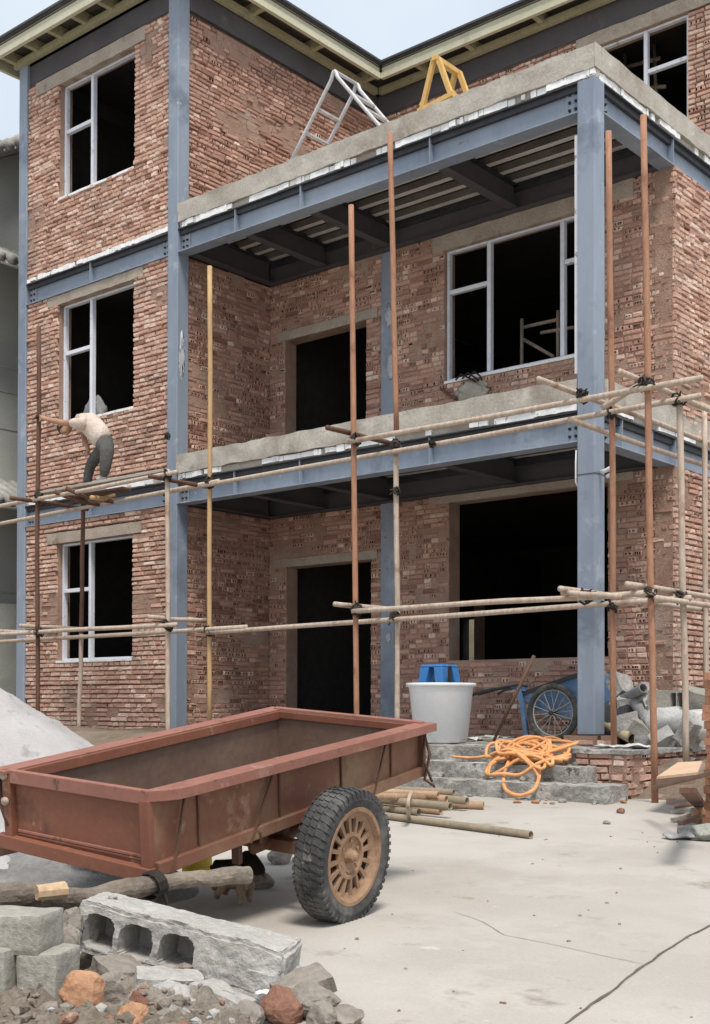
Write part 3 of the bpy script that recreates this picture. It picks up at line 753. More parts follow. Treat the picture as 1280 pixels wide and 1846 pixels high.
# walkway
M_plank = mat('grey_plank', [(.34, .31, .27), (.44, .41, .36)], rough=.9, sc=3, sc2=30, bump=.4, stretch=(.6, 8, 8), detail_amt=.3)
def board(a, b, w, th, name, m, label, cat, group=None, up=(0,0,1)):
    mb = MB(); mb.bar(a, b, w, th, up); mb.rough(.004, 9, rng.random()*9); o = mb.build(name, m, bevel=.004); tag(o, label, cat, group); return o
zp = zB+.047
board((-7.32, -1.20, zp), (-4.95, -1.18, zp+.004), .19, .035, 'plank', M_plank, 'long grey plank under the bending worker, laid on the scaffold', 'plank')
board((-7.3, -.80, zp-.003), (-6.2, -.78, zp-.003), .15, .03, 'plank', M_pdark, 'short dark board beside the long grey plank on the scaffold', 'plank')
for k, (a, b, t) in enumerate((((118, 880), (205, 905), 'lowest curved pole end'), ((98, 886), (180, 910), 'dark crooked pole end'), ((165, 897), (206, 893), 'pale stub of pole'))):
    mb = MB(); p = onY(*a, -1.42+k*.03); q = onY(*b, -.95+k*.04); mid = (p+q)/2+V((0, 0, -.03)); mb.tube([p, mid, q], [.03, .034, .026], 9); o = mb.build('short_pole', [M_pdark, M_pdark, M_ptan][k], smooth=True); tag(o, t+' tied below the worker\'s plank', 'pole')

# ------------------------------------------------------------------ step ladder and trestle on the terrace, things inside the rooms
M_lad = mat('ladder_alu', [(.50, .49, .50), (.60, .59, .60)], rough=.45, metal=.1, sc=4, bump=.05, rust=[((.36, .30, .26), .58, .7, 5)])
M_yelw = mat('yellow_wood', [(.62, .38, .12), (.70, .46, .18)], rough=.7, sc=4, bump=.2, stretch=(6, 6, 1))
zt2 = ZB+HS+.49
apex = atd(603, 128, 15.0)
ld_ = empty('step_ladder', (apex.x, apex.y+.2, zt2)); tag(ld_, 'grey metal A-frame step ladder standing on the terrace by the brick side wall', 'ladder')
for sd_, nm in ((-1, 'ladder_leg'), (1, 'ladder_leg')):
    mbs = []
    for k, dy in enumerate((0, .42)):
        foot = V((apex.x+sd_*1.02, apex.y+dy, zt2)); top = V((apex.x+sd_*.05, apex.y+dy, apex.z-.09)); bend = V((apex.x, apex.y+dy, apex.z))
        mb = MB(); mb.tube([foot, foot.lerp(top, .5), top, V((apex.x+sd_*.025, apex.y+dy, apex.z-.025)), bend], .024, 8); mb.build('rail', M_lad, ld_, smooth=True)
    for t in (.16, .36, .56, .76):
        a = V((apex.x+sd_*1.02*(1-t)+sd_*.05*t, apex.y, zt2+(apex.z-.09-zt2)*t)); mb = MB(); mb.bar(a, a+V((0, .42, 0)), .05, .022); mb.build('rung', M_lad, ld_)
mb = MB(); mb.tube([apex+V((0,0,0)), apex+V((0,.42,0))], .02, 8); mb.build('hinge_bar', M_lad, ld_)
ap = atd(786, 106, 14.35)
tr = empty('wooden_trestle', (ap.x, ap.y+.2, zt2)); tag(tr, 'yellow timber trestle standing on the terrace behind the kerb', 'trestle')
for dy in (0, .42):
    for sd_ in (-1, 1):
        a = V((ap.x+sd_*.03, ap.y+dy, ap.z)); b = V((ap.x+sd_*.42, ap.y+dy+.04, zt2)); mb = MB(); mb.bar(a, b, .06, .05, (0,1,0)); mb.rough(.006, 8, dy); mb.build('leg', M_yelw, tr, bevel=.006)
mb = MB(); mb.bar((ap.x, ap.y-.04, ap.z+.0), (ap.x, ap.y+.48, ap.z+.0), .07, .06); mb.build('top_bar', M_yelw, tr, bevel=.006)
for dy in (0, .42):
    mb = MB(); mb.bar((ap.x-.24, ap.y+dy-.03, ap.z-.55), (ap.x+.26, ap.y+dy-.03, ap.z-.50), .03, .05); mb.build('brace', M_yelw, tr)
for sd_ in (-1, 1):
    mb = MB(); mb.bar((ap.x+sd_*.22, ap.y, ap.z-.45), (ap.x+sd_*.25, ap.y+.45, ap.z-.6), .03, .05); mb.build('brace', M_yelw, tr)
# trestle inside the first-floor room
def props(name, segs, Y, r, m, label, cat, dirY=.5, zb=None):
    root = empty(name, onY(*segs[0][0], Y)); tag(root, label, cat)
    for (a, b, nm) in segs:
        p = onY(*a, Y); q = onY(*b, Y+(dirY if nm == 'rail' else 0))
        if nm == 'leg' and zb is not None: q.z = zb
        mb = MB(); mb.tube([p, q], r, 8); mb.build(nm, m, root, smooth=True)
props('work_trestle', [((941, 575), (940, 645), 'leg'), ((944, 590), (1006, 576), 'crossbar'), ((944, 612), (998, 643), 'crossbar'), ((1006, 560), (1006, 650), 'leg'), ((975, 600), (1035, 590), 'crossbar')], 2.9, .024, M_ppale, 'pale pole trestle standing inside the room behind the first-floor wide window', 'trestle', zb=ZB+.40)
props('work_trestle', [((1126, 92), (1133, 240), 'leg'), ((1128, 121), (1190, 105), 'crossbar'), ((1179, 80), (1196, 240), 'leg'), ((1172, 158), (1201, 156), 'crossbar')], 5.4, .03, M_ppale, 'pale pole trestle standing inside the top-floor room behind the window', 'trestle', zb=ZB+HS+.40)

# odds and ends on the building
M_grey = mat('grey_bag', [(.20, .20, .20), (.28, .28, .275)], rough=.9, sc=5, bump=.4)
p = onY(172, 722, .32); mb = MB(); mb.blob((p.x, p.y, 4.33+.17), (.19, .12, .2), 3, .35, 1.6, 3); o = mb.build('cement_sack', M_grey, smooth=True); tag(o, 'slumped grey sack on the window sill behind the worker', 'sack')
p = onY(848, 684, DD-.02); mb = MB()
for k in range(3): mb.tube([p+V((-.2+.1*k, -.03, .02)), p+V((-.1+.1*k, -.06, .07)), p+V((.02+.08*k, -.05, .0)), p+V((.1+.05*k, -.04, -.05))], .012, 6)
o = mb.build('cable', M_wire, smooth=True); tag(o, 'black cable end lying on the sill of the wide first-floor window', 'cable')
p = onY(850, 706, DD-.03); mb = MB(); mb.blob(p+V((0,.02,-.02)), (.24, .022, .15), 4, .45, 2.2, 8); mb.rough(.012, 14, 3); mb.build('mortar_lump', M_conc, house, smooth=True)
p = onY(810, 712, DD-.04); board(p+V((-.13, -.0, .1)), p+V((.12, -.02, -.08)), .03, .03, 'iron_bar', M_pdark, 'short dark bar leaning on the wall below the wide first-floor window', 'bar')
p = onY(408, 792, .6); board((p.x-.2, .55, ZB+.64), (p.x+.25, .75, ZB+.72), .22, .05, 'broken_board', M_plank, 'broken board lying behind the first-floor kerb by the brick side wall', 'board')
# ------------------------------------------------------------------ two-wheeled cart
M_red = mat('cart_red', [(.21, .078, .046), (.25, .10, .062), (.185, .07, .043)], rough=.6, sc=2.5, sc2=30, bump=.12, bdist=.004, spec=.35, detail_amt=.14, rust=[((.16, .075, .045), .58, .70, 2.5), ((.38, .21, .155), .66, .74, 7), ((.12, .05, .035), .56, .70, 4), ((.30, .165, .10), .62, .68, 12), ((.33, .16, .10), .62, .72, 1.4)])
M_rim = mat('cart_rim_pink', [(.27, .115, .085), (.32, .145, .11), (.24, .10, .07)], rough=.6, sc=3, sc2=30, bump=.12, bdist=.004, spec=.35, detail_amt=.12, rust=[((.20, .085, .055), .56, .70, 3), ((.40, .26, .21), .60, .70, 2.2), ((.12, .06, .042), .60, .68, 11), ((.30, .17, .10), .62, .70, 5)])
M_side = mat('cart_side_tan', [(.255, .16, .095), (.30, .20, .125), (.21, .12, .075)], rough=.7, sc=2.2, sc2=25, bump=.2, bdist=.005, spec=.25, detail_amt=.2, rust=[((.19, .08, .05), .48, .62, 1.3), ((.15, .075, .05), .55, .70, 4), ((.36, .26, .17), .60, .72, 2.5), ((.44, .36, .27), .68, .74, 8)])
M_cin = mat('cart_inside', [(.15, .095, .07), (.19, .13, .098)], rough=.8, sc=2, sc2=20, bump=.2, detail_amt=.2, rust=[((.24, .20, .17), .64, .78, 2.2)])
M_tyre = mat('tyre_rubber', [(.05, .05, .051), (.075, .074, .072)], rough=.85, sc=5, sc2=40, bump=.25, spec=.25, detail_amt=.3, rust=[((.19, .18, .165), .48, .68, 3.5), ((.32, .30, .27), .62, .74, 9)])
M_rimw = mat('wheel_rim_orange', [(.27, .165, .10), (.35, .225, .145)], rough=.75, sc=6, sc2=40, bump=.25, detail_amt=.25, spec=.25, rust=[((.20, .10, .06), .58, .68, 6), ((.50, .34, .24), .62, .74, 4)])
M_log = mat('weathered_log', [(.17, .14, .115), (.25, .215, .175), (.33, .27, .20)], rough=.95, sc=4, sc2=30, bump=.8, bdist=.012, stretch=(1, 1, 1), detail_amt=.4, spec=.1, rust=[((.42, .34, .25), .60, .70, 3)])
M_cut = mat('fresh_cut_wood', [(.52, .36, .22), (.60, .44, .28)], rough=.85, sc=6, bump=.3)
th, ti, ro = R(97.673), R(8.762), R(-4.555)
CL, CWf, CWr, CHf, CHr = 2.009, .783, .912, .336, .275
cl = V((math.cos(th)*math.cos(ti), math.sin(th)*math.cos(ti), math.sin(ti))); cs_ = V((math.sin(th), -math.cos(th), 0)); cn = cs_.cross(cl)
s2 = cs_*math.cos(ro)+cn*math.sin(ro); n2 = s2.cross(cl)
cy_ = n2.cross(cl)
CM4 = Matrix.Identity(4)
for i in range(3): CM4[i][0] = cl[i]; CM4[i][1] = cy_[i]; CM4[i][2] = n2[i]
CM4.translation = V((1.9188, -7.6463, -.3524))
CI = CM4.inverted()
cart = empty('farm_cart', None, CM4); tag(cart, 'rusty red two-wheeled farm cart with a spoked rusty wheel, parked in the yard', 'cart')
def bl(t, sg, h, out=0, dz=0):
    W = CWf+(CWr-CWf)*t; H = CHf+(CHr-CHf)*t
    return V((t*CL, -sg*(W/2+out), h*H+dz))
def panel(name, a, b, c, d, inn, th_, m, m2=None, bevel=0):
    """quad a b c d (outer), thickness inwards by vector"""
    mb = MB(); P = [V(x) for x in (a, b, c, d)]; q = [p+V(inn)*th_ for p in P]
    mb.add(P, [(0,1,2,3)], 0); mb.add(q, [(3,2,1,0)], 1 if m2 else 0)
    mb.add(P+q, [(0,4,5,1),(1,5,6,2),(2,6,7,3),(3,7,4,0)], 0)
    return mb.build(name, [m, m2] if m2 else m, cart, bevel=bevel)
def cb(name, a, b, w, h, m, up=(0,0,1), bevel=.004, parent=None):
    mb = MB(); mb.bar(a, b, w, h, up); return mb.build(name, m, parent or cart, bevel=bevel)
for sg in (1, -1):
    panel('side_panel', bl(0,sg,0), bl(1,sg,0), bl(1,sg,1), bl(0,sg,1), (0, sg, 0), .012, M_side, M_cin)
panel('front_panel', bl(0,-1,0)+V((0.0,0,0)), bl(0,1,0), bl(0,1,1), bl(0,-1,1), (1,0,0), .012, M_red, M_cin)
panel('rear_panel', bl(1,1,0), bl(1,-1,0), bl(1,-1,1), bl(1,1,1), (-1,0,0), .012, M_side, M_cin)
panel('floor', bl(0.01,-1,0,-.013), bl(.99,-1,0,-.013), bl(.99,1,0,-.013), bl(.01,1,0,-.013), (0,0,1), .012, M_side, M_cin)
# rim: broad folded flange with a lip, rounded at the front corner
def flange(name, sg, t0, t1, w=.074, lip=.042, m=M_rim):
    mb = MB(); pts = []
    K = 40
    sec = []
    for i in range(K+1):
        t = t0+(t1-t0)*i/K
        o_ = w
        e = (t-t0)*CL
        if sg > 0 and e < .14: o_ = w*math.sin(min(1, e/.14)*math.pi/2)*.98+.002
        sec.append([bl(t,sg,1,-.022,.004), bl(t,sg,1,o_,.004), bl(t,sg,1,o_,.004-lip), bl(t,sg,1,o_-.01,.004-lip), bl(t,sg,1,o_-.01,-.008), bl(t,sg,1,-.022,-.008)])
    b = 0; n = len(sec[0])
    for s_ in sec: mb.v.extend(s_)
    for i in range(K):
        for j in range(n):
            f = (i*n+j, i*n+(j+1) % n, (i+1)*n+(j+1) % n, (i+1)*n+j)
            mb.f.append(f if sg > 0 else f[::-1]); mb.m.append(0); mb.t.append(.5)
    for e_ in (0, K):
        mb.f.append(tuple(e_*n+j for j in range(n))); mb.m.append(0); mb.t.append(.5)
    return mb.build(name, m, cart)
for sg in (1, -1):
    cb('inner_lip', bl(.0,sg,1,-.028,-.026), bl(.995,sg,1,-.028,-.026), .010, .048, M_red)
cb('inner_lip', bl(1,1,1,-.03,-.022)+V((-.02,0,0)), bl(1,-1,1,-.03,-.022)+V((-.02,0,0)), .010, .04, M_red)
flange('side_rim', 1, -.012, 1.03); flange('side_rim', -1, -.03, 1.03)
cb('rear_rim', bl(1,1,1,.02,-.002)+V((.012,0,0)), bl(1,-1,1,.02,-.002)+V((.012,0,0)), .036, .03, M_rim)
cb('front_rim', bl(0,-1,1,.0,-.022)+V((-.014,0,0)), bl(0,1,1,.0,-.022)+V((-.014,0,0)), .028, .058, M_rim)
# posts, sill beam and swage on the front
cb('corner_post', bl(0,-1,-.02,-.0)+V((-.016,0,0)), bl(0,-1,1.02,-.0)+V((-.016,0,0)), .045, .035, M_red, (1,0,0))
cb('corner_post', bl(0,1,-.05,-.02)+V((-.014,0,0)), bl(0,1,.9,-.02)+V((-.014,0,0)), .05, .03, M_red, (1,0,0))
cb('front_sill', bl(0,-1,0,.07,.028)+V((-.02,0,0)), bl(0,1,0,.01,.0)+V((-.02,0,0)), .04, .06, M_red)
cb('swage', bl(0,-1,.23,-.03)+V((-.004,0,0)), bl(0,1,.20,-.04)+V((-.004,0,0)), .010, .012, M_rim, bevel=.002)
cb('swage', bl(0,-1,.19,-.03)+V((-.004,0,0)), bl(0,1,.16,-.04)+V((-.004,0,0)), .008, .010, M_red, bevel=.002)
for z_ in (.95, .62):
    mb = MB(); mb.lathe(bl(0,-1,z_,0)+V((-.036,0,0)), (-1,0,0), [(.018,0),(.018,.012),(.001,.014)], 10); mb.build('bolt_head', M_ppale, cart, smooth=True)
mb = MB(); mb.tube([bl(0,-1,.9,.07), bl(0,-1,.55,.05)+V((-.02,0,0)), bl(0,-1,.3,.0)+V((-.03,0,0))], .011, 6); mb.build('stay', M_pdark, cart, smooth=True)
mb = MB(); mb.tube([bl(0,-1,.62,-.6)+V((0,0,0)), bl(0,-1,.60,-.6)], .004, 5); 
# side ribs, bottom rail and diagonal straps
for sg in (1, -1):
    cb('bottom_rail', bl(0,sg,0,.012,.022), bl(1.0,sg,0,.012,.022), .03, .055, M_side)
    for t in (.13, .40, .64, .86):
        cb('rib', bl(t,sg,.17,.006), bl(t,sg,.95,.006), .010, .010, M_pdark, (1,0,0), .002)
    for t, t2 in ((.085, .035), (.375, .28), (.83, .76)):
        cb('strap', bl(t,sg,.90,.02), bl(t2,sg,-.02,.03), .009, .009, M_pdark, (1,0,0), 0)
    cb('rear_post', bl(1,sg,-.02,.004)+V((.008,0,0)), bl(1,sg,.97,.004)+V((.008,0,0)), .05, .035, M_pdark, (1,0,0))
mb = MB(); a = bl(1,1,.85,.03); mb.tube([a, a+V((.03,-.02,-.12)), a+V((-.01,-.01,-.25)), a+V((.06,-.03,-.30))], .008, 6); mb.tube([a+V((.02,0,0)), a+V((-.04,-.02,-.14)), a+V((.05,-.02,-.27))], .007, 6); mb.build('tie_wire', M_pdark, cart, smooth=True)
# wheels
wc = CI @ atd(619, 1541, 5.53)
RW, WW = .3055, .150
def wheel(center, sg):
    root = empty('wheel', (0, 0, 0)); root.parent = cart; root.location = center; OFF[root] = V((0, 0, 0))
    ax = V((0, -sg, 0)); a0 = V((1, 0, 0)); c0 = ax.cross(a0)
    mb = MB(); h = WW/2
    prof = [(RW*.70, -h*.55), (RW*.73, -h*.86), (RW*.84, -h), (RW*.94, -h*.93), (RW*.968, -h*.74), (RW*.974, 0), (RW*.968, h*.74), (RW*.94, h*.93), (RW*.84, h), (RW*.73, h*.86), (RW*.70, h*.55)]
    mb.lathe((0,0,0), ax, prof, 72, 0, .5, True, a0)
    NL = 52
    for i in range(NL):
        for row, (x0, x1, sh) in enumerate(((.30, .97, 0), (-.97, -.30, .5), (-.22, .22, .25))):
            an = 2*math.pi*(i+sh)/NL; dw = 2*math.pi/NL*.27
            P = []
            for rr in (RW*.95, RW*.992):
                for (hx, da) in ((x0*h, -dw), (x1*h, -dw*.9), (x1*h, dw*.9), (x0*h, dw)):
                    r_ = rr if abs(hx) < h*.8 or rr < RW*.95 else RW*.965
                    t_ = an+da+hx*1.2
                    P.append(ax*hx+(a0*math.cos(t_)+c0*math.sin(t_))*r_)
            mb.hexa(P)
    for i in range(NL):     # shoulder lugs running down the sidewall
        for q in (-1, 1):
            an = 2*math.pi*(i+(0 if q > 0 else .5))/NL; dw = 2*math.pi/NL*.22; P = []
            for (hx, rr) in ((q*h*.90, RW*.90), (q*h*1.02, RW*.88), (q*h*.99, RW*.962), (q*h*.80, RW*.985)):
                for s_ in (-1, 1): P.append(ax*hx+(a0*math.cos(an+s_*dw+hx*1.2)+c0*math.sin(an+s_*dw+hx*1.2))*rr)
            mb.add(P, [(0,1,3,2),(2,3,5,4),(4,5,7,6),(6,7,1,0),(0,2,4,6),(1,7,5,3)])
    mb.build('tyre', M_tyre, root)
    mb = MB(); r1 = RW*.705
    mb.lathe((0,0,0), ax, [(r1, -h*.8), (r1+.006, -h*.82), (r1+.008, h*.84), (r1+.004, h*.88), (r1-.012, h*.86), (r1-.024, h*.55), (r1-.045, h*.42), (r1-.05, h*.36), (r1-.03, h*.25), (r1-.02, -h*.8)], 48, 0, .5, True, a0)
    rh = .098
    mb.lathe((0,0,0), ax, [(.0001, h*.30), (.04, h*.34), (rh-.012, h*.40), (rh-.008, h*.56), (rh+.006, h*.56), (rh+.010, h*.40), (rh, h*.2), (.0001, h*.18)], 36, 0, .5, False, a0)
    for i in range(16):
        an = 2*math.pi*i/16; e = a0*math.cos(an)+c0*math.sin(an); tn = -a0*math.sin(an)+c0*math.cos(an)
        p0 = e*(rh+.002)+ax*h*.42; p1 = e*(r1-.035)+ax*h*.36
        P = []
        for z_ in (-.008, .010):
            P += [p0+tn*.007+ax*z_, p0-tn*.007+ax*z_, p1-tn*.013+ax*z_, p1+tn*.013+ax*z_]
        mb.hexa(P)
    mb.build('rim', M_rimw, root)
    mb = MB(); mb.lathe((0,0,0), ax, [(.0001, h*1.02), (.014, h*1.0), (.020, h*.90), (.026, h*.80), (.030, h*.44), (.034, h*.32)], 20, 0, .5, False, a0); mb.lathe((0,0,0), ax, [(.036, h*.30), (.036, h*.46), (.027, h*.46)], 6, 0, .5, False, a0); mb.build('hub', M_rimw, root, smooth=False)
    mb = MB()
    for i in range(6):
        an = 2*math.pi*(i+.3)/6; e = a0*math.cos(an)+c0*math.sin(an); mb.lathe(e*.070+ax*h*.36, ax, [(.009, 0), (.009, .010), (.0001, .010)], 6)
    mb.build('lug_nuts', M_rimw, root)
    mb = MB(); mb.lathe((0,0,0), ax, [(.001, h*.05), (.06, h*.05), (r1-.022, -h*.1), (r1-.022, -h*.6), (.001, -h*.6)], 36, 0, .5, False, a0); mb.build('brake_drum', M_pdark, root)
    return root
wheel(wc, 1); wheel(V((wc.x, -wc.y, wc.z)), -1)
cb('axle', V((wc.x, wc.y+.05, wc.z)), V((wc.x, -wc.y-.05, wc.z)), .06, .06, M_side)
for sg in (1, -1):
    y = -sg*.27; zb_ = -.115
    mb = MB(); mb.tube([(.80, y, zb_), (1.7, y, zb_)], .030, 10); mb.build('chassis_tube', M_side, cart, smooth=True)
    for x in (.86, 1.22, 1.62): cb('chassis_post', (x, y, zb_), (x, y, .0), .06 if x < 1 else .04, .04, M_side, (1,0,0))
cb('cross_member', (.98, -.33, -.06), (.98, .33, -.06), .06, .05, M_pdark)
cb('hanger', bl(.27,1,-.32,-.03), bl(.27,1,.02,-.03), .04, .03, M_pdark, (1,0,0))
mb = MB(); a = bl(.30,1,-.02,0); mb.tube([a, a+V((.0,-.02,.05)), a+V((.03,-.03,.03)), a+V((.03,-.03,-.02))], .006, 6); mb.build('hook', M_pdark, cart, smooth=True)
# rough log that serves as the drawbar, lashed under the body
def logmesh(pts, rs, seed, flat=.0):
    mb = MB(); n = 14; fine = []; fr = []
    for i in range(len(pts)-1):
        for j in range(8):
            t = j/8; fine.append(pts[i].lerp(pts[i+1], t)); fr.append(rs[i]+(rs[i+1]-rs[i])*t)
    fine.append(pts[-1]); fr.append(rs[-1]); mb.tube(fine, fr, n)
    for i, p in enumerate(mb.v): mb.v[i] = p+NZ.noise_vector(p*7+V((seed,0,0)))*.018+NZ.noise_vector(p*26+V((seed,1,0)))*.007
    return mb
P = [CI @ atd(*q) for q in ((-70, 1660, 4.35), (60, 1630, 4.5), (160, 1616, 4.6), (275, 1596, 4.75), (350, 1587, 4.86), (446, 1577, 5.0))]
logmesh(P, [.046, .044, .040, .036, .034, .033], 3).build('drawbar', M_log, cart, smooth=False)
a = CI @ atd(66, 1610, 4.40); b = CI @ atd(118, 1604, 4.46); mb = MB(); mb.tube([a, b], [.026, .03], 9); mb.rough(.006, 20, 2); mb.build('split_stub', M_cut, cart)
P2 = [CI @ atd(*q) for q in ((-60, 1622, 4.3), (30, 1610, 4.42), (70, 1607, 4.46))]
logmesh(P2, [.04, .045, .03], 8).build('drawbar_tail', M_log, cart)
mb = MB(); c_ = CI @ atd(277, 1597, 4.75)
for k in range(4):
    a = V((1, .1, 0)).normalized(); 
    pts = [c_+V((.012*k-.02, math.cos(t)*.055, math.sin(t)*.055-.0)) for t in [2*math.pi*i/12 for i in range(12)]]
    mb.tube(pts, .007, 5, closed=True)
mb.tube([c_+V((0,-.05,-.02)), c_+V((.01,-.06,-.08)), c_+V((-.03,-.05,-.09))], .008, 5)
mb.build('lashing', M_wire, cart)
cb('tow_beam', CI @ atd(-40, 1540, 5.5), CI @ atd(62, 1515, 5.35), .07, .06, M_pdark)
# ------------------------------------------------------------------ foreground: hollow block, square blocks, stones
M_blk = mat('block_concrete', [(.41, .39, .365), (.48, .46, .43), (.33, .31, .285)], rough=.95, sc=6, sc2=45, bump=.9, bdist=.012, spec=.1, detail_amt=.28, rust=[((.56, .545, .52), .58, .70, 5), ((.25, .235, .22), .62, .72, 8)])
M_blk2 = mat('block_greenish', [(.32, .305, .265), (.38, .36, .315), (.43, .41, .365)], rough=.95, sc=4, sc2=40, bump=.7, bdist=.012, spec=.1, detail_amt=.28, rust=[((.20, .175, .145), .56, .68, 4), ((.50, .48, .44), .62, .70, 7)])
M_stone = mat('grey_stone', [(.24, .21, .18), (.31, .28, .245), (.38, .345, .30)], rough=.95, sc=6, sc2=35, bump=.7, bdist=.012, spec=.12, detail_amt=.3, rust=[((.19, .13, .09), .58, .68, 6)])
M_ochre = mat('orange_brick_chunk', [(.40, .21, .12), (.48, .28, .17), (.34, .20, .13)], rough=.95, sc=6, sc2=35, bump=.6, bdist=.012, spec=.12, detail_amt=.25, rust=[((.36, .29, .23), .60, .70, 5)])
M_clay = mat('red_clay', [(.24, .12, .085), (.31, .17, .12)], rough=.95, sc=5, sc2=35, bump=.8, bdist=.015, spec=.1, detail_amt=.3, rust=[((.42, .35, .28), .58, .66, 5)])
M_rub = mat('rubble_soil', [(.20, .165, .13), (.28, .24, .195), (.34, .30, .255)], rough=1, sc=7, sc2=45, bump=.9, bdist=.02, spec=.08, detail_amt=.35)
def dispbox(name, M, L_, D_, H_, res, fn, m):
    """block in a local frame: every face a fine grid, moved by fn(p, face axis, side)"""
    mb = MB(); sz = (L_, D_, H_)
    nn = [max(2, int(s/res+.5)) for s in sz]
    for ax in range(3):
        a, b = (ax+1) % 3, (ax+2) % 3
        for side in (0, 1):
            def g(i, j):
                p = V((0, 0, 0)); p[ax] = sz[ax]*side
                if side: p[a] = sz[a]*i; p[b] = sz[b]*j
                else: p[a] = sz[a]*j; p[b] = sz[b]*i
                return M @ fn(p, ax, side)
            mb.grid(g, nn[a] if side else nn[b], nn[b] if side else nn[a])
    return mb
def frame(o, x, up=(0, 0, 1)):
    x = V(x).normalized(); z = V(up); y = z.cross(x).normalized(); z = x.cross(y)
    M = Matrix.Identity(4)
    for i in range(3): M[i][0] = x[i]; M[i][1] = y[i]; M[i][2] = z[i]; M[i][3] = o[i]
    return M
fl = atd(128, 1712, 4.34); fr = atd(505, 1812, 4.12)
L_ = (fr-fl).length; H_ = .184; D_ = .20
holes = [(.035, .145), (.165, .275), (.305, .425)]
def blockfn(p, ax, side):
    q = p.copy()
    c = V((L_/2, D_/2, H_/2)); 
    # worn edges
    for i, s in enumerate((L_, D_, H_)):
        pass
    e = sum(1 for i, s in enumerate((L_, D_, H_)) if p[i] < .012 or p[i] > s-.012)
    nv = NZ.noise_vector(p*9)*.006+NZ.noise_vector(p*34)*.0035
    if e >= 2: nv += (c-p).normalized()*(.006+.022*max(0, NZ.noise(p*14)))
    if p.x > L_-.14 and p.z > .09:    # broken corner
        k = (p.x-(L_-.14))/.14; nv += V((-.015*k, .02*k*(1-p.y/D_), -.022*k*max(0, .7-p.y/D_)))
    if ax == 1 and side == 0:
        for a, b in [(h[0]*L_/.74, h[1]*L_/.74) for h in holes]:
            cx = (a+b)/2; hw = (b-a)/2; x = (p.x-cx)/hw; z = (p.z-.083)/.057
            jig = 1+.16*NZ.noise(p*30)
            if abs(x)**4+abs(z)**(2.6 if z > 0 else 6) < jig:
                q.y += .15; nv = NZ.noise_vector(p*12)*.002; q.z = .083+(q.z-.083)*.93; q.x = cx+(q.x-cx)*.95
        if q.y < .1: q.y += -.006*NZ.noise(p*22)
    return q+nv
mb = dispbox('b', frame(fl, fr-fl, (0, 0, 1)), L_, D_, H_, .006, blockfn, M_blk)
o = mb.build('hollow_block', M_blk); tag(o, 'long rough concrete block with three square hollows lying on the rubble', 'concrete block')
def cube_block(px, d, w, dp, h, rot, label, seed, m=M_blk2):
    p = atd(*px, d); x = (RT0*math.cos(R(rot))+FW0*math.sin(R(rot)))
    def fn(q, ax, side):
        e = sum(1 for i, s in enumerate((w, dp, h)) if q[i] < .008 or q[i] > s-.008)
        nv = NZ.noise_vector(q*8+V((seed, 0, 0)))*.006+NZ.noise_vector(q*28+V((seed, 5, 0)))*.0025
        if e >= 2: nv += (V((w/2, dp/2, h/2))-q).normalized()*.007
        return q+nv
    mb = dispbox('c', frame(p, x), w, dp, h, .016, fn, m); o = mb.build('concrete_block', m, smooth=True); tag(o, label, 'concrete block'); return o
cube_block((26, 1812), 3.98, .145, .18, .172, -14, 'grey-green square concrete block at the bottom of the left stack, beside the orange chunk', 1)
cube_block((-92, 1806), 3.98, .20, .18, .17, -14, 'grey concrete block cut off by the left edge of the photo, bottom row', 2)
cube_block((-95, 1716), 4.04, .33, .18, .130, -14, 'wide pale grey concrete block on top of the two square ones', 3)
# rubble bed and stones
def mound(a, b): return mound2(2.9+a*1.75, -1.9+b*2.0)
def mound2(d, l):
    p = CAM+FW0*d+RT0*l
    edge = -.30+ (4.05-d)*.42   # right-hand limit of the rubble
    e = min(1, max(0, (edge-l)/.22)); back = min(1, max(0, (4.44+(.28 if l < -.62 else .28*max(0, (-.42-l)/.2) if l < -.42 else 0)-d)/.22))
    k = e*back
    h = k*(.075+.06*NZ.noise(V((l*5, d*5, 1)))+.05*NZ.noise(V((l*14, d*14, 2)))+.02*NZ.noise(V((l*40, d*40, 2)))) - (1-k)*.04
    return (p.x, p.y, gz(p.x, p.y)+h)
mb = MB(); mb.grid(mound, 150, 170)
rg = random.Random(5)
for i in range(520):
    d = rg.uniform(3.55, 4.45); l = rg.uniform(-1.5, .1); edge = -.30+(4.05-d)*.42
    if l > edge+.03+rg.random()**3*.12: continue
    p = CAM+FW0*d+RT0*l; s = rg.choice((.006, .008, .01, .012, .016, .024))*rg.uniform(.8, 1.3)
    mb.blob((p.x, p.y, mound2(d, l)[2]+s*.25), (s*rg.uniform(.8, 1.5), s*rg.uniform(.8, 1.3), s*rg.uniform(.5, 1)), 1, .3, 1.5, i, rg.choice((0, 0, 0, 0, 0, 1, 2, 3)), Matrix.Rotation(rg.uniform(0, 3), 3, 'Z'), 3)
o = mb.build('rubble', [M_rub, M_stone, M_clay, M_blk]); tag(o, 'loose brown rubble and soil heaped along the edge of the concrete', 'rubble', kind='stuff')
SG = 'rough stones in the rubble'
def rock(px, d, s, m, label=None, seed=0, flat=5, group=None, name='stone', h=None, rz=0, amp=.18):
    p = atd(*px, d); mb = MB(); mb.blob(p, s, 4, amp, 1.4, seed, 0, Matrix.Rotation(rz, 3, 'Z') @ Matrix.Rotation(rz*.3, 3, 'X'), flat); mb.rough(.010, 16, seed); mb.rough(.005, 45, seed)
    o = mb.build(name, m); tag(o, label or 'rough grey stone lying in the brown rubble', 'stone', group or (SG if not label else None)); return o
rock((152, 1796), 3.86, (.075, .07, .082), M_ochre, 'large orange broken brick chunk at the front, beside the grey square block', 3, 8)
rock((196, 1792), 3.98, (.06, .06, .075), M_stone, 'dark grey stone wedged behind the large orange brick chunk', 4, 5)
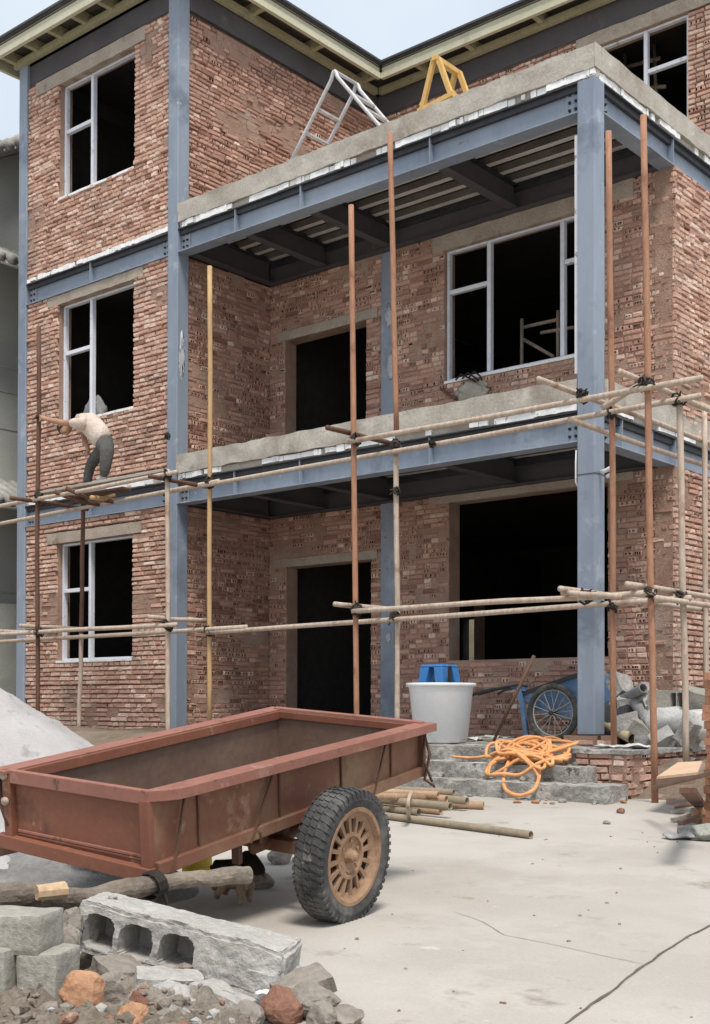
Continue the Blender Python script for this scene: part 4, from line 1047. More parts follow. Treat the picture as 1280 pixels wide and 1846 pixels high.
rock((232, 1838), 3.8, (.065, .06, .06), M_ochre, 'smaller orange brick chunk at the bottom edge of the photo', 5, 6)
rock((133, 1662), 4.32, (.045, .05, .055), M_stone, 'rounded stone under the drawbar at the left end of the hollow block', 6, 3)
rock((122, 1695), 4.24, (.045, .05, .055), M_stone, 'tilted flat stone leaning on the left end of the hollow block', 7, 5)
rock((290, 1800), 3.98, (.13, .08, .06), M_blk, 'pale grey broken mortar slab under the hollow block', 8, 6)
rock((355, 1822), 3.95, (.12, .08, .055), M_blk, 'second mortar slab under the hollow block, nearer the photo edge', 9, 6)
rock((512, 1812), 3.95, (.075, .08, .075), M_clay, 'reddish clay lump under the right end of the hollow block', 10, 4)
rock((562, 1800), 4.0, (.10, .08, .055), M_stone, 'flat brown stone beside the right end of the hollow block', 11, 6)
rock((580, 1832), 3.86, (.055, .05, .045), M_stone, 'round brown stone at the bottom edge, right of the clay lump', 12, 3)
rock((474, 1797), 4.02, (.028, .03, .022), M_foam, 'small white pebble by the right end of the hollow block', 13, 3)
rock((620, 1828), 3.9, (.07, .06, .03), M_stone, None, 14); rock((440, 1835), 3.86, (.07, .06, .05), M_stone, None, 15); rock((90, 1828), 3.8, (.05, .05, .03), M_stone, None, 16); rock((40, 1835), 3.78, (.05, .05, .035), M_stone, None, 17); rock((300, 1838), 3.8, (.05, .05, .035), M_stone, None, 18); rock((395, 1800), 4.05, (.06, .05, .045), M_stone, None, 19)
rock((168, 1686), 4.40, (.018, .02, .030), M_stone, 'small stone standing inside the first hollow of the concrete block', 21, 3)
rock((205, 1618), 4.42, (.022, .018, .008), M_blk, 'thin mortar flake on top of the hollow block', 22, 3)
for k, (px, d, sz, rt, lb) in enumerate((((300, 1772), 4.12, (.11, .06, .035), (.2, .15, .3), 'angular concrete shard directly under the middle of the hollow block'), ((405, 1812), 4.02, (.10, .07, .04), (-.1, .25, -.4), 'angular concrete shard under the solid half of the hollow block'),
        ((215, 1752), 4.2, (.08, .06, .035), (.3, .1, .8), 'angular shard wedged under the hollows of the concrete block'), ((545, 1776), 4.12, (.09, .06, .03), (.2, -.3, .5), 'broken shard by the right end of the hollow block'),
        ((262, 1822), 3.88, (.055, .045, .03), (.5, .3, 1.2), 'reddish brick shard between the two orange chunks'), ((340, 1835), 3.84, (.07, .05, .03), (.1, .5, .2), 'grey shard at the bottom edge right of the orange chunks'))):
    p = atd(*px, d); Mr = Matrix.Rotation(rt[2]+YAW, 3, 'Z') @ Matrix.Rotation(rt[0], 3, 'X') @ Matrix.Rotation(rt[1], 3, 'Y'); mb = MB()
    rbox(mb, (-sz[0], -sz[1], -sz[2]), sz, .018, .016, 7, k*3.); mb.rough(.008, 20, k); mb.v = [p+Mr @ q_ for q_ in mb.v]
    o = mb.build('stone', (M_blk, M_blk, M_stone, M_stone, M_clay, M_blk)[k]); tag(o, lb, 'stone')
# chock and stones in the yard
def grock(px, s, m, label, seed, flat=4, sink=.3, group=None, name='stone'):
    p = onG(*px); mb = MB(); mb.blob((p.x, p.y, p.z+s[2]*(1-sink)), s, 3, .2, 1.5, seed, 0, Matrix.Rotation(seed, 3, 'Z'), flat); o = mb.build(name, m); tag(o, label, 'stone', group); return o
grock((648, 1652), (.035, .025, .030), M_stone, 'small stone chocked against the foot of the cart tyre', 31)
grock((470, 1602), (.07, .05, .05), M_stone, 'brown stone on the ground behind the dog', 32)
grock((508, 1556), (.10, .07, .05), M_stone, 'dusty stone on the ground under the cart axle', 33)
grock((1120, 1466), (.055, .03, .025), M_clay, 'small dark lump alone on the yard in front of the scaffold pole', 34, 3)
rg = random.Random(9)
for i in range(38):
    u_ = rg.uniform(560, 1250); v_ = rg.uniform(1500, 1835); s = rg.uniform(.003, .008)
    if 700 > u_ and v_ < 1670: continue
    grock((u_, v_), (s*1.4, s, s*.7), M_stone if i % 3 else M_clay, 'tiny crumb of stone scattered on the concrete yard', i, 2, group='crumbs on the yard', name='pebble')
# ------------------------------------------------------------------ sand piles
M_sand = mat('white_sand', [(.47, .45, .44), (.53, .51, .50), (.42, .40, .39)], rough=1, sc=3, sc2=110, bump=.9, bdist=.012, spec=.1, detail_amt=.22, rust=[((.33, .31, .30), .58, .68, 6), ((.28, .265, .255), .64, .70, 16)])
M_gsand = mat('grey_sand', [(.24, .235, .23), (.31, .305, .295), (.17, .165, .16)], rough=1, sc=5, sc2=40, bump=.7, bdist=.02, spec=.1, detail_amt=.25)
def heap(name, c, rx, ry, h, m, label, cat, seed, pw=1.0, am=.06):
    cx_, cy_2 = c
    mb = MB(); n = 70
    def g(a, b):
        an = 2*math.pi*a; r = b
        x = cx_+math.cos(an)*rx*r; y = cy_2+math.sin(an)*ry*r
        k = max(0, 1-r**1.15)**pw
        z = gz(x, y)-.02+h*k*(1+.0)+am*k**.3*(NZ.noise(V((x*2.2, y*2.2, seed)))+.4*NZ.noise(V((x*7, y*7, seed)))+.7*abs(NZ.noise(V((x*13, y*13, seed)))))
        return (x, y, z)
    mb.grid(g, n, 40); o = mb.build(name, m, smooth=True, weld=True); tag(o, label, cat); return o
c = atd(-75, 1300, 9.3); heap('sand_pile', (c.x, c.y), 1.75, 1.75, 1.12, M_sand, 'big white sand pile behind the cart at the left', 'sand pile', 2)
c = onG(95, 1590); heap('cement_heap', (c.x, c.y), .95, .6, .27, M_gsand, 'low grey heap of cement under the front of the cart', 'heap', 5, .8, .05)
c = onG(-10, 1600); heap('sand_pile', (c.x, c.y), .5, .4, .20, M_sand, 'small white sand heap beside the cart drawbar', 'sand pile', 7, .8, .03)

# ------------------------------------------------------------------ pole bundle on the yard
M_bam = mat('bamboo_brown', [(.38, .245, .15), (.46, .31, .20), (.30, .19, .12)], rough=.7, sc=4, sc2=30, bump=.2, detail_amt=.22, spec=.3)
M_bamg = mat('bamboo_greenish', [(.30, .24, .165), (.24, .20, .14)], rough=.7, sc=4, sc2=30, bump=.25, detail_amt=.25, spec=.3)
def bam(a, ha, b, hb, r, m, label=None, ext=1.2):
    p = onG(*a, ha+r); q = onG(*b, hb+r); d = (q-p).normalized(); p = p-d*ext; p.z = max(p.z, gz(p.x, p.y)+r)
    mb = MB(); n = 5
    mb.pipe(p, q, r, .22, 12, 0, 1)
    for k in range(1, n):
        c_ = p.lerp(q, k/n+.03); mb.lathe(c_, d, [(r*.99, -.008), (r*1.06, 0), (r*.99, .008)], 12)
    o = mb.build('scaffold_tube', [m, M_hole], smooth=False)
    for f in o.data.polygons: f.use_smooth = len(f.vertices) == 4
    tag(o, label or 'brown tube in the tied bundle behind the cart wheel', 'tube', None if label else 'tubes in the bundle behind the cart wheel'); return o
r = .031
bam((690, 1470), 0, (957, 1505), 0, .027, M_bamg, 'long greenish tube lying apart in front of the bundle', .5)
for a, ha, b, hb in (((685, 1456), 0, (755, 1464), 0), ((690, 1452), 0, (795, 1462), 0), ((680, 1441), .06, (812, 1454), .06), ((700, 1440), 0, (845, 1452), 0), ((690, 1446), .0, (872, 1452), 0),
                     ((690, 1432), .062, (805, 1441), .062), ((700, 1428), .10, (790, 1433), .10), ((740, 1434), .055, (842, 1444), .05), ((725, 1424), .10, (818, 1429), .10), ((690, 1436), .11, (832, 1440), .03)):
    bam(a, ha, b, hb, r*rng.uniform(.9, 1.08), M_bam if rng.random() < .8 else M_bamg)
p = onG(736, 1440); mb = MB(); M_twine = mat('twine', [(.46, .37, .27), (.38, .30, .22)], rough=.9, bump=.2)
for k in range(3): mb.tube([onG(737+k, 1479, .01), onG(734+k*2, 1466, .09), onG(733+k*2, 1452, .16), onG(736+k, 1440, .2), onG(739+k*2, 1428, .19), onG(741, 1420, .05)], .008, 6)
o = mb.build('twine', M_twine, smooth=True); tag(o, 'pale twine tied round the bundle of brown tubes', 'twine')
p = onG(790, 1417); mb = MB(); rbox(mb, (p.x-.22, p.y-.06, p.z), (p.x+.16, p.y+.1, p.z+.085), .05, .008, 9, 2); o = mb.build('timber_offcut', M_pdark); tag(o, 'dark timber offcut behind the tied bundle of tubes', 'timber')

# ------------------------------------------------------------------ orange hose heap on the steps
M_hose = mat('orange_hose', [(.62, .27, .09), (.74, .38, .17)], rough=.6, sc=9, sc2=40, bump=.08, spec=.35, detail_amt=.12, rust=[((.46, .27, .15), .58, .72, 5)])
def sh(x, y):
    def sm(a, b, v): t = min(1, max(0, (v-a)/(b-a))); return t*t*(3-2*t)
    g = gz(x, y)
    return g+(-.385-g)*sm(-1.84, -1.72, y)+.14*sm(-1.52, -1.40, y)+.14*sm(-1.23, -1.10, y)
hose = MB(); HR = .0165
c0 = onY(940, 1362, -1.28)
pts = []; rg = random.Random(21)
N_ = 13
for k in range(N_):
    cx_ = c0.x+rg.uniform(-.13, .13); cyy = c0.y+rg.uniform(-.10, .14); a = rg.uniform(.24, .46); b = rg.uniform(.06, .24); rt_ = rg.uniform(-.5, .7)
    for j in range(14):
        t = 2*math.pi*j/14
        x = cx_+a*math.cos(t)*math.cos(rt_)-b*math.sin(t)*math.sin(rt_); y = cyy+(a*math.cos(t)*math.sin(rt_)+b*math.sin(t)*math.cos(rt_))*.72
        rr = math.hypot(x-c0.x, (y-c0.y)*1.2)
        pts.append(V((x, y, sh(x, y)+HR+.018+max(0, .10-.20*rr)*(k/N_)+rg.uniform(0, .03))))
def smooth_path(P, n=4):
    out = []
    for i in range(len(P)-1):
        p0, p1, p2, p3 = P[max(i-1, 0)], P[i], P[i+1], P[min(i+2, len(P)-1)]
        for j in range(n):
            t = j/n; out.append(.5*((2*p1)+(p2-p0)*t+(2*p0-5*p1+4*p2-p3)*t*t+(3*p1-p0-3*p2+p3)*t**3))
    out.append(P[-1]); return out
hose.tube(smooth_path(pts, 3), HR, 7)
def hpath(px, h=.02):
    P = []
    for (u_, v_, hh) in px:
        r_ = ray(u_, v_); d = 8.5
        while d < 14:
            p = CAM+r_*d
            if p.z < sh(p.x, p.y)+HR+hh+.014: break
            d += .02
        P.append(p)
    return P
hose.tube(smooth_path(hpath([(990, 1340, .04), (985, 1362, .05), (972, 1378, .02), (972, 1400, 0), (962, 1424, 0), (936, 1434, 0), (912, 1424, 0), (908, 1402, 0), (914, 1380, .02), (922, 1358, .06), (905, 1345, .09)]), 5), HR*1.06, 8)
hose.tube(smooth_path(hpath([(905, 1345, .09), (935, 1360, .08), (962, 1385, .03), (972, 1402, .0)]), 5), HR, 8)
hose.tube(smooth_path(hpath([(815, 1364, 0), (850, 1366, 0), (885, 1362, .02), (930, 1352, .05)]), 5), HR*.8, 7)
hose.tube(smooth_path(hpath([(878, 1388, 0), (890, 1372, .02), (925, 1362, .05), (985, 1330, .05), (1018, 1338, .0)]), 5), HR, 7)
o = hose.build('hose', M_hose, smooth=True); tag(o, 'tangled heap of orange hose draped over the entrance steps', 'hose')

# ------------------------------------------------------------------ white tub with blue stool
M_tub = mat('white_plastic', [(.78, .785, .79), (.82, .825, .83)], rough=.45, sc=2, sc2=20, bump=.05, spec=.4, detail_amt=.06, rust=[((.52, .50, .47), .60, .76, 2.5)])
M_blue = mat('blue_plastic', [(.035, .17, .44), (.05, .21, .52)], rough=.4, sc=4, bump=.03, spec=.45, detail_amt=.08)
tc_ = onY(795, 1330, -.35); tz = -.098
tub = empty('plastic_tub', (tc_.x, tc_.y, tz)); tag(tub, 'big white plastic tub standing on the platform, left of the blue handcart', 'tub')
mb = MB(); Ht = .62; mb.lathe((tc_.x, tc_.y, tz), (0,0,1), [(.0001, 0), (.255, 0), (.275, .012), (.335, Ht-.05), (.338, Ht-.045), (.365, Ht-.035), (.368, Ht-.005), (.36, Ht), (.332, Ht-.004), (.326, Ht-.04), (.318, Ht-.09)], 56); mb.build('tub_wall', M_tub, tub, smooth=True)
mb = MB(); mb.lathe((tc_.x, tc_.y, tz), (0,0,1), [(.0001, Ht-.085), (.320, Ht-.085)], 40); mb.build('contents', M_gsand, tub)
sp = V((tc_.x-.06, tc_.y+.05, tz+Ht-.085))
stl = empty('plastic_stool', sp); tag(stl, 'small blue plastic stool standing in the white tub', 'stool')
hs = .28; wt, wb = .145, .17
mb = MB(); mb.hexa([sp+V((x*wt, y*wt, hs-.03)) for x, y in ((-1,-1),(1,-1),(1,1),(-1,1))]+[sp+V((x*wt*.94, y*wt*.94, hs)) for x, y in ((-1,-1),(1,-1),(1,1),(-1,1))]); mb.build('seat', M_blue, stl, bevel=.012)
for x in (-1, 1):
    for y in (-1, 1):
        P = []
        for (w_, z_, t_) in ((wb, 0, .09), (wt, hs-.031, .115)):
            for a, b in ((0,0),(1,0),(1,1),(0,1)): P.append(sp+V((x*(w_-a*t_), y*(w_-b*t_), z_)))
        if x*y < 0: P = [P[i] for i in (3,2,1,0,7,6,5,4)]
        mb = MB(); mb.hexa(P); mb.build('leg', M_blue, stl, bevel=.008)
p = V((tc_.x+.13, tc_.y-.02, tz+Ht-.085)); board(p+V((0, 0, 0)), p+V((.03, -.05, .26)), .05, .02, 'scraper', M_bolt, 'dark scraper standing in the white tub beside the blue stool', 'scraper', up=(1,0,0))
# ------------------------------------------------------------------ blue handcart
M_hb = mat('handcart_blue', [(.085, .165, .30), (.13, .22, .36), (.24, .29, .36)], rough=.6, sc=4, sc2=30, bump=.2, detail_amt=.3, spec=.3, rust=[((.40, .42, .44), .60, .70, 4), ((.16, .10, .07), .62, .72, 6)])
M_spk = mat('dusty_spoke', [(.36, .33, .29), (.45, .42, .38)], rough=.7, bump=.1)
HY = .55
hc = empty('handcart', onY(1000, 1330, HY+.3)); tag(hc, 'blue metal handcart with a spoked wheel, tipped beside the corner column', 'handcart')
def Q(u_, v_, y=HY): return onY(u_, v_, y)
def slab(name, px, y0, y1, m, parent):
    mb = MB(); P = [Q(*q, y0) for q in px]; k = len(P); P2 = [p+V((0, y1-y0, 0)) for p in P]
    mb.add(P+P2, [tuple(range(k)), tuple(reversed(range(k, 2*k)))]+[(i, k+i, k+(i+1) % k, (i+1) % k) for i in range(k)]); return mb.build(name, m, parent)
side = [(936, 1254), (1042, 1218), (1066, 1214), (1062, 1292), (1050, 1300), (980, 1290), (955, 1270)]
slab('side_panel', side, HY, HY+.02, M_hb, hc); slab('side_panel', side, HY+.62, HY+.64, M_hb, hc)
slab('floor_panel', [(955, 1270), (980, 1290), (1050, 1300), (1062, 1292), (1062, 1288), (1050, 1296), (982, 1286), (957, 1266)], HY+.021, HY+.619, M_hb, hc)
slab('front_panel', [(1062, 1292), (1065, 1292), (1069, 1213), (1066, 1213)], HY+.0, HY+.64, M_hb, hc)
def hbar(name, a, b, r, m, ya=HY, yb=None):
    mb = MB(); mb.tube([Q(*a, ya), Q(*b, yb if yb is not None else ya)], r, 8); return mb.build(name, m, hc, smooth=True)
mb = MB(); mb.bar(Q(936, 1252, HY-.012), Q(1042, 1216, HY-.012), .02, .04); mb.bar(Q(1042, 1216, HY-.012), Q(1067, 1213, HY-.012), .02, .04); mb.build('top_rail', M_bolt, hc)
mb = MB(); mb.tube([Q(*q, HY-.03) for q in ((852, 1253), (868, 1246), (905, 1239), (935, 1234), (950, 1236))], [.02, .016, .014, .014, .014], 8); mb.build('handle', M_bolt, hc, smooth=True)
mb = MB(); mb.tube([Q(*q, HY-.02) for q in ((898, 1251), (910, 1244), (928, 1241), (940, 1237))], [.016, .013, .013, .013], 8); mb.build('brake_lever', M_bolt, hc, smooth=True)
mb = MB(); mb.tube([Q(*q, HY+.62) for q in ((862, 1252), (905, 1241), (950, 1238))], .014, 8); mb.build('handle', M_bolt, hc, smooth=True)
for y in (HY-.02, HY+.64):
    mb = MB(); P = [Q(936, 1238, y), Q(952, 1332, y)]; P[1].z = -.098; mb.bar(P[0], P[1], .05, .045, (0,1,0)); mb.build('stand_leg', M_hb, hc, bevel=.004)
slab('leg_brace', [(918, 1236), (945, 1232), (948, 1246), (925, 1244)], HY-.03, HY+.0, M_hb, hc)
def spoked(y):
    wcn = Q(997, 1285, y); rw = wcn.z+.098
    root = empty('wheel', wcn); root.parent = hc; root.location = wcn-OFF[hc]; OFF[root] = wcn
    mb = MB(); mb.tube([wcn+V((math.cos(t)*(rw-.034), 0, math.sin(t)*(rw-.034))) for t in [2*math.pi*i/40 for i in range(40)]], .034, 10, closed=True); mb.build('tyre', M_tyre, root, smooth=True)
    mb = MB(); mb.tube([wcn+V((math.cos(t)*(rw-.072), 0, math.sin(t)*(rw-.072))) for t in [2*math.pi*i/40 for i in range(40)]], .009, 8, closed=True); mb.build('rim', M_spk, root, smooth=True)
    mb = MB(); mb.lathe(wcn+V((0,.05,0)), (0,-1,0), [(.0001, 0), (.028, 0), (.028, .02), (.018, .03), (.018, .08), (.026, .09), (.026, .105), (.0001, .11)], 16); mb.build('hub', M_bolt, root)
    mb = MB()
    for i in range(16):
        t = 2*math.pi*i/16+.1; e = V((math.cos(t), 0, math.sin(t))); mb.tube([wcn+e*.02+V((0, .03*(-1)**i, 0)), wcn+e*(rw-.075)], .0045, 5)
    mb.build('spokes', M_spk, root)
    return wcn
w1 = spoked(HY-.075); w2 = spoked(HY+.72)
mb = MB(); mb.tube([w1, w2], .014, 8); mb.build('axle', M_bolt, hc)
M_wood = mat('brown_handle', [(.13, .075, .05), (.19, .11, .07)], rough=.8, sc=5, bump=.2, stretch=(6, 6, 1))
p = Q(890, 1318, .28); p.z = -.09; q = Q(963, 1182, .34); mb = MB(); mb.tube([p, p.lerp(q, .5), q], [.016, .018, .02], 9); o = mb.build('wooden_pole', M_wood, smooth=True); tag(o, 'thin brown pole leaning across the handles of the blue handcart', 'pole')
# white sheets and brick scraps on the platform edge
M_cloth = mat('white_sheet', [(.62, .60, .56), (.70, .68, .65)], rough=.8, sc=6, bump=.3, bdist=.01)
def sheet(px, zz, w, d, rot, seed, label, m=M_cloth, name='plastic_sheet', amp=.05, th=.006):
    p = onZ(*px, zz); mb = MB()
    Rm = Matrix.Rotation(rot, 3, 'Z')
    def g(a, b, up=0):
        q = Rm @ V(((a-.5)*w, (b-.5)*d, 0)); k = NZ.noise(V((a*3+seed, b*3, 0)))*.6+NZ.noise(V((a*7+seed, b*6, 3)))*.4
        return V((p.x+q.x, p.y+q.y, zz+.006+amp*max(0, .35+k)+up))
    mb.grid(lambda a, b: g(a, b, th), 24, 18); b0 = len(mb.v); mb.grid(lambda a, b: g(b, a), 18, 24)
    n1, n2_ = 24, 18
    def i1(i, j): return i*(n2_+1)+j
    def i2(i, j): return b0+j*(n1+1)+i
    for i in range(n1):
        for j, fl_ in ((0, 0), (n2_, 1)):
            f = (i1(i, j), i2(i, j), i2(i+1, j), i1(i+1, j)); mb.f.append(f if not fl_ else f[::-1]); mb.m.append(0); mb.t.append(.5)
    for j in range(n2_):
        for i, fl_ in ((0, 1), (n1, 0)):
            f = (i1(i, j), i2(i, j), i2(i, j+1), i1(i, j+1)); mb.f.append(f if not fl_ else f[::-1]); mb.m.append(0); mb.t.append(.5)
    o = mb.build(name, m, smooth=True); tag(o, label, 'sheet'); return o
sheet((832, 1336), -.10, .42, .3, .2, 1, 'crumpled white sheet in front of the white tub'); sheet((888, 1333), -.10, .40, .22, -.2, 4, 'flat white sheet between the tub and the handcart stand')
board(onZ(905, 1330, -.06)+V((-.35, 0, -.02)), onZ(905, 1330, -.06)+V((.25, .05, -.02)), .09, .03, 'batten', M_plank, 'pale batten lying beside the orange hose on the platform', 'batten')
# ------------------------------------------------------------------ clutter right of the corner column
M_bag = mat('dark_bag', [(.045, .045, .05), (.08, .08, .085)], rough=.7, sc=5, bump=.5, bdist=.02)
M_pvc = mat('grey_pvc', [(.22, .22, .225), (.32, .315, .31)], rough=.6, sc=4, bump=.15, rust=[((.40, .37, .33), .55, .68, 5), ((.12, .11, .10), .60, .70, 8)])
M_cardt = mat('card_tube', [(.42, .33, .21), (.48, .39, .26)], rough=.85, sc=5, bump=.1)
zf = -.1
def on(u_, v_, y): return onY(u_, v_, y)
p = on(1140, 1290, .62); mb = MB(); mb.blob((p.x, p.y, zf+.21), (.36, .34, .30), 3, .35, 1.6, 12); o = mb.build('rubbish_bag', M_bag, smooth=True); tag(o, 'black rubbish bag behind the grey pipes by the side of the corner column', 'bag')
for k, (a, b, r_, m_, l_) in enumerate((((1105, 1272), (1160, 1240), .05, M_pvc, 'grey pipe sticking up highest from the clutter beside the column'), ((1143, 1262), (1172, 1300), .065, M_pvc, 'short thick grey pipe lying across the black bag'),
        ((1095, 1308), (1140, 1332), .052, M_cardt, 'tan cardboard tube on the platform beside the corner column'))):
    mb = MB(); p = on(*a, .55-.1*k); q = on(*b, .30-.08*k); mb.pipe(p, q, r_, .14, 18, 0, 1); o = mb.build('pipe', [m_, M_hole], smooth=False); tag(o, l_, 'pipe')
p = on(1210, 1262, .35); mb = MB(); mb.box((p.x-.19, p.y-.1, p.z-.09), (p.x+.06, p.y+.1, p.z+.10)); 
mb2 = MB(); x0, x1, z0, z1 = p.x-.20, p.x+.18, p.z-.10, p.z+.10
def slotfn(q_, ax, side):
    r_ = q_+NZ.noise_vector(q_*9)*.004
    if ax == 1 and side == 0 and .03 < q_.z < .165 and (.24 < q_.x < .285 or .315 < q_.x < .36): r_.y += .14
    return r_
mb = dispbox('x', frame(V((x0, p.y-.1, z0)), (1, 0, 0)), .39, .19, .195, .012, slotfn, M_blk2); o = mb.build('slotted_block', M_blk2); tag(o, 'grey concrete block with two dark slots on top of the white sacks', 'concrete block')
M_sack = mat('white_sack', [(.52, .51, .49), (.60, .59, .57)], rough=.85, sc=6, sc2=60, bump=.35, bdist=.01)
for k, (u_, v_, y, sx_, l_) in enumerate(((1205, 1300, .25, (.22, .16, .135), 'white woven sack directly under the slotted block'), (1170, 1292, .6, (.2, .16, .12), 'white sack pushed behind the scaffold pole and black bag'), (1258, 1306, .1, (.13, .13, .15), 'grey-white sack standing behind the brick stack'))):
    p = on(u_, v_, y); mb = MB(); mb.blob((p.x, p.y, p.z), sx_, 3, .22, 1.8, k+40)
    for i, q_ in enumerate(mb.v):
        d_ = q_-p
        mb.v[i] = p+V((math.copysign(abs(d_.x/sx_[0])**.7*sx_[0], d_.x), math.copysign(abs(d_.y/sx_[1])**.7*sx_[1], d_.y), math.copysign(abs(d_.z/sx_[2])**.8*sx_[2], d_.z)))
    mb.rough(.012, 12, k); o = mb.build('sack', M_sack, smooth=True); tag(o, l_, 'sack')
for k, (u_, v_, y, sz, rt) in enumerate(((1135, 1268, .45, (.12, .08, .07), .4), (1165, 1252, .5, (.11, .09, .08), 1.1), (1160, 1318, .15, (.12, .08, .06), .2), (1120, 1240, .7, (.13, .1, .08), -.4), (1180, 1275, .4, (.1, .08, .09), .8), (1132, 1300, .25, (.11, .08, .07), 1.9), (1255, 1270, .35, (.14, .09, .1), .5), (1245, 1322, .0, (.12, .1, .07), -.3), (1195, 1330, .0, (.11, .08, .05), .9))):
    p = on(u_, v_, y); mb = MB(); Mr = Matrix.Rotation(rt, 3, 'Z') @ Matrix.Rotation(rt*.7, 3, 'X') @ Matrix.Rotation(.3*k, 3, 'Y'); rbox(mb, (-sz[0], -sz[1], -sz[2]), sz, .03, .018, 8, k*2.); mb.v = [p+Mr @ q_ for q_ in mb.v]
    o = mb.build('block_chunk', (M_blk, M_step, M_blk2, M_step, M_blk, M_blk, M_blk2, M_step, M_blk)[k]); tag(o, 'broken grey block chunk in the heap beside the corner column', 'block', 'broken chunks beside the corner column')
p = on(1205, 1336, .1); mb = MB(); rbox(mb, (p.x-.3, p.y-.1, -.16), (p.x+.2, p.y+.35, p.z+.05), .08, .02, 6, 4); o = mb.build('mortar_slab', M_step); tag(o, 'flat mortar slab under the white sack beside the side wall', 'slab')
sheet((1125, 1350), -.10, .5, .2, .1, 9, 'dirty white paper strip at the edge of the brick plinth')
# scattered brick pieces at the foot of the plinth
def brickbit(px, rz, label, h=0, sc_=1., m=None, rx=0, group=None):
    p = onG(*px, h); Mx_ = Matrix.Translation(p+V((0,0,.027*sc_))) @ Matrix.Rotation(rz, 4, 'Z') @ Matrix.Rotation(rx, 4, 'X')
    mb = MB(); rbox(mb, (-.115*sc_, -.055*sc_, -.027*sc_), (.115*sc_, .055*sc_, .027*sc_), .03, .005, 14, rz)
    mb.v = [Mx_ @ q_ for q_ in mb.v]; o = mb.build('loose_brick', m or M_brick2); tag(o, label, 'brick', group); return o
M_brick2 = mat('orange_brick', [(.47, .22, .13), (.55, .29, .18), (.40, .18, .11)], rough=.9, sc=5, sc2=40, bump=.35, bdist=.006, spec=.15, detail_amt=.2)
M_brick3 = mat('dusty_brick', [(.36, .24, .19), (.43, .31, .25)], rough=.95, sc=5, sc2=40, bump=.5, bdist=.008, spec=.1, detail_amt=.3)
for k, q_ in enumerate(((1110, 1428), (1135, 1432), (1160, 1430), (1215, 1428), (1195, 1440), (1240, 1436), (1085, 1432), (1150, 1418), (1225, 1450))):
    brickbit(q_, k*1.3, 'dusty broken brick at the foot of the earth slope', .0, .65+.2*(k % 3)/2, M_brick3, (k % 4)*.3, 'broken bricks below the slope')
# ------------------------------------------------------------------ brick stack at the right edge
BL, BW, BH = .235, .112, .055
bc = onG(1342, 1505); an = YAW+R(12)
ex = V((math.cos(an), math.sin(an), 0)); ey = V((-math.sin(an), math.cos(an), 0))
import bmesh
nt_ = M_brick2.node_tree; bs_ = nt_.nodes['Principled BSDF']; src_ = bs_.inputs['Base Color'].links[0].from_socket
oi_ = nt_.nodes.new('ShaderNodeObjectInfo'); hv_ = nt_.nodes.new('ShaderNodeHueSaturation'); mr_ = nt_.nodes.new('ShaderNodeMapRange'); mr_.inputs[3].default_value = .62; mr_.inputs[4].default_value = 1.22
nt_.links.new(oi_.outputs['Random'], mr_.inputs[0]); nt_.links.new(mr_.outputs[0], hv_.inputs['Value']); nt_.links.new(src_, hv_.inputs['Color']); nt_.links.new(hv_.outputs[0], bs_.inputs['Base Color'])
protob = None
k = 0
for course in range(20):
    z = bc.z+BH*course+.003*course*0
    lay = [(-.118, -.06), (.118, -.06), (-.118, .06), (.118, .06)] if course % 2 == 0 else [(-.178, 0), (-.06, 0), (.06, 0), (.178, 0)]
    for (a, b) in lay:
        rz = (0 if course % 2 == 0 else math.pi/2)+rng.uniform(-.05, .05)
        if protob is None:
            mb = MB(); rbox(mb, (-BL/2, -BW/2, 0), (BL/2, BW/2, BH-.002), .028, .0035, 16, 3); protob = mb.build('loose_brick', M_brick2, local=True); o = protob
        else:
            o = protob.copy(); COL.objects.link(o)
        jx, jy = rng.uniform(-.018, .018), rng.uniform(-.016, .016)
        o.location = bc+ex*(a+jx)+ey*(b+jy)+V((0, 0, BH*course)); o.rotation_euler = (0, 0, an+rz)
        tag(o, 'orange brick in the tall stack at the right edge of the photo', 'brick', 'bricks in the stack at the yard edge')
# timber scraps by the stack
M_ply = mat('pale_board', [(.56, .38, .25), (.62, .44, .30)], rough=.8, sc=3, bump=.15, detail_amt=.12)
M_brd = mat('brown_board', [(.20, .12, .085), (.26, .165, .12)], rough=.85, sc=3, bump=.2, detail_amt=.2)
a = onG(1186, 1430, .16); b = onG(1262, 1424, .22)
mb = MB(); P = [onG(1184, 1447, .24), onG(1258, 1440, .22), onG(1290, 1420, .26), onG(1196+40, 1415, .30)]
q0 = atd(1184, 1400, 9.6); q1 = atd(1257, 1392, 9.3); q2 = atd(1266, 1372, 10.2); q3 = atd(1222, 1374, 10.4)
mb.hexa([p+V((0,0,-.02)) for p in (q0, q1, q2, q3)]+[q0, q1, q2, q3]); o = mb.build('plywood_sheet', M_ply); tag(o, 'pale plywood offcut on top of the brown board by the brick stack', 'board')
q0b = q0+V((0,0,-.022)); q1b = q1+V((0,0,-.022))
mb = MB(); mb.hexa([atd(1184, 1417, 9.6), atd(1252, 1414, 9.3), atd(1252, 1414, 9.3)+FW0*.05, atd(1184, 1417, 9.6)+FW0*.05, q0b, q1b, q1b+FW0*.05, q0b+FW0*.05]); o = mb.build('shutter_board', M_brd); tag(o, 'brown board on edge below the pale plywood offcut', 'board')
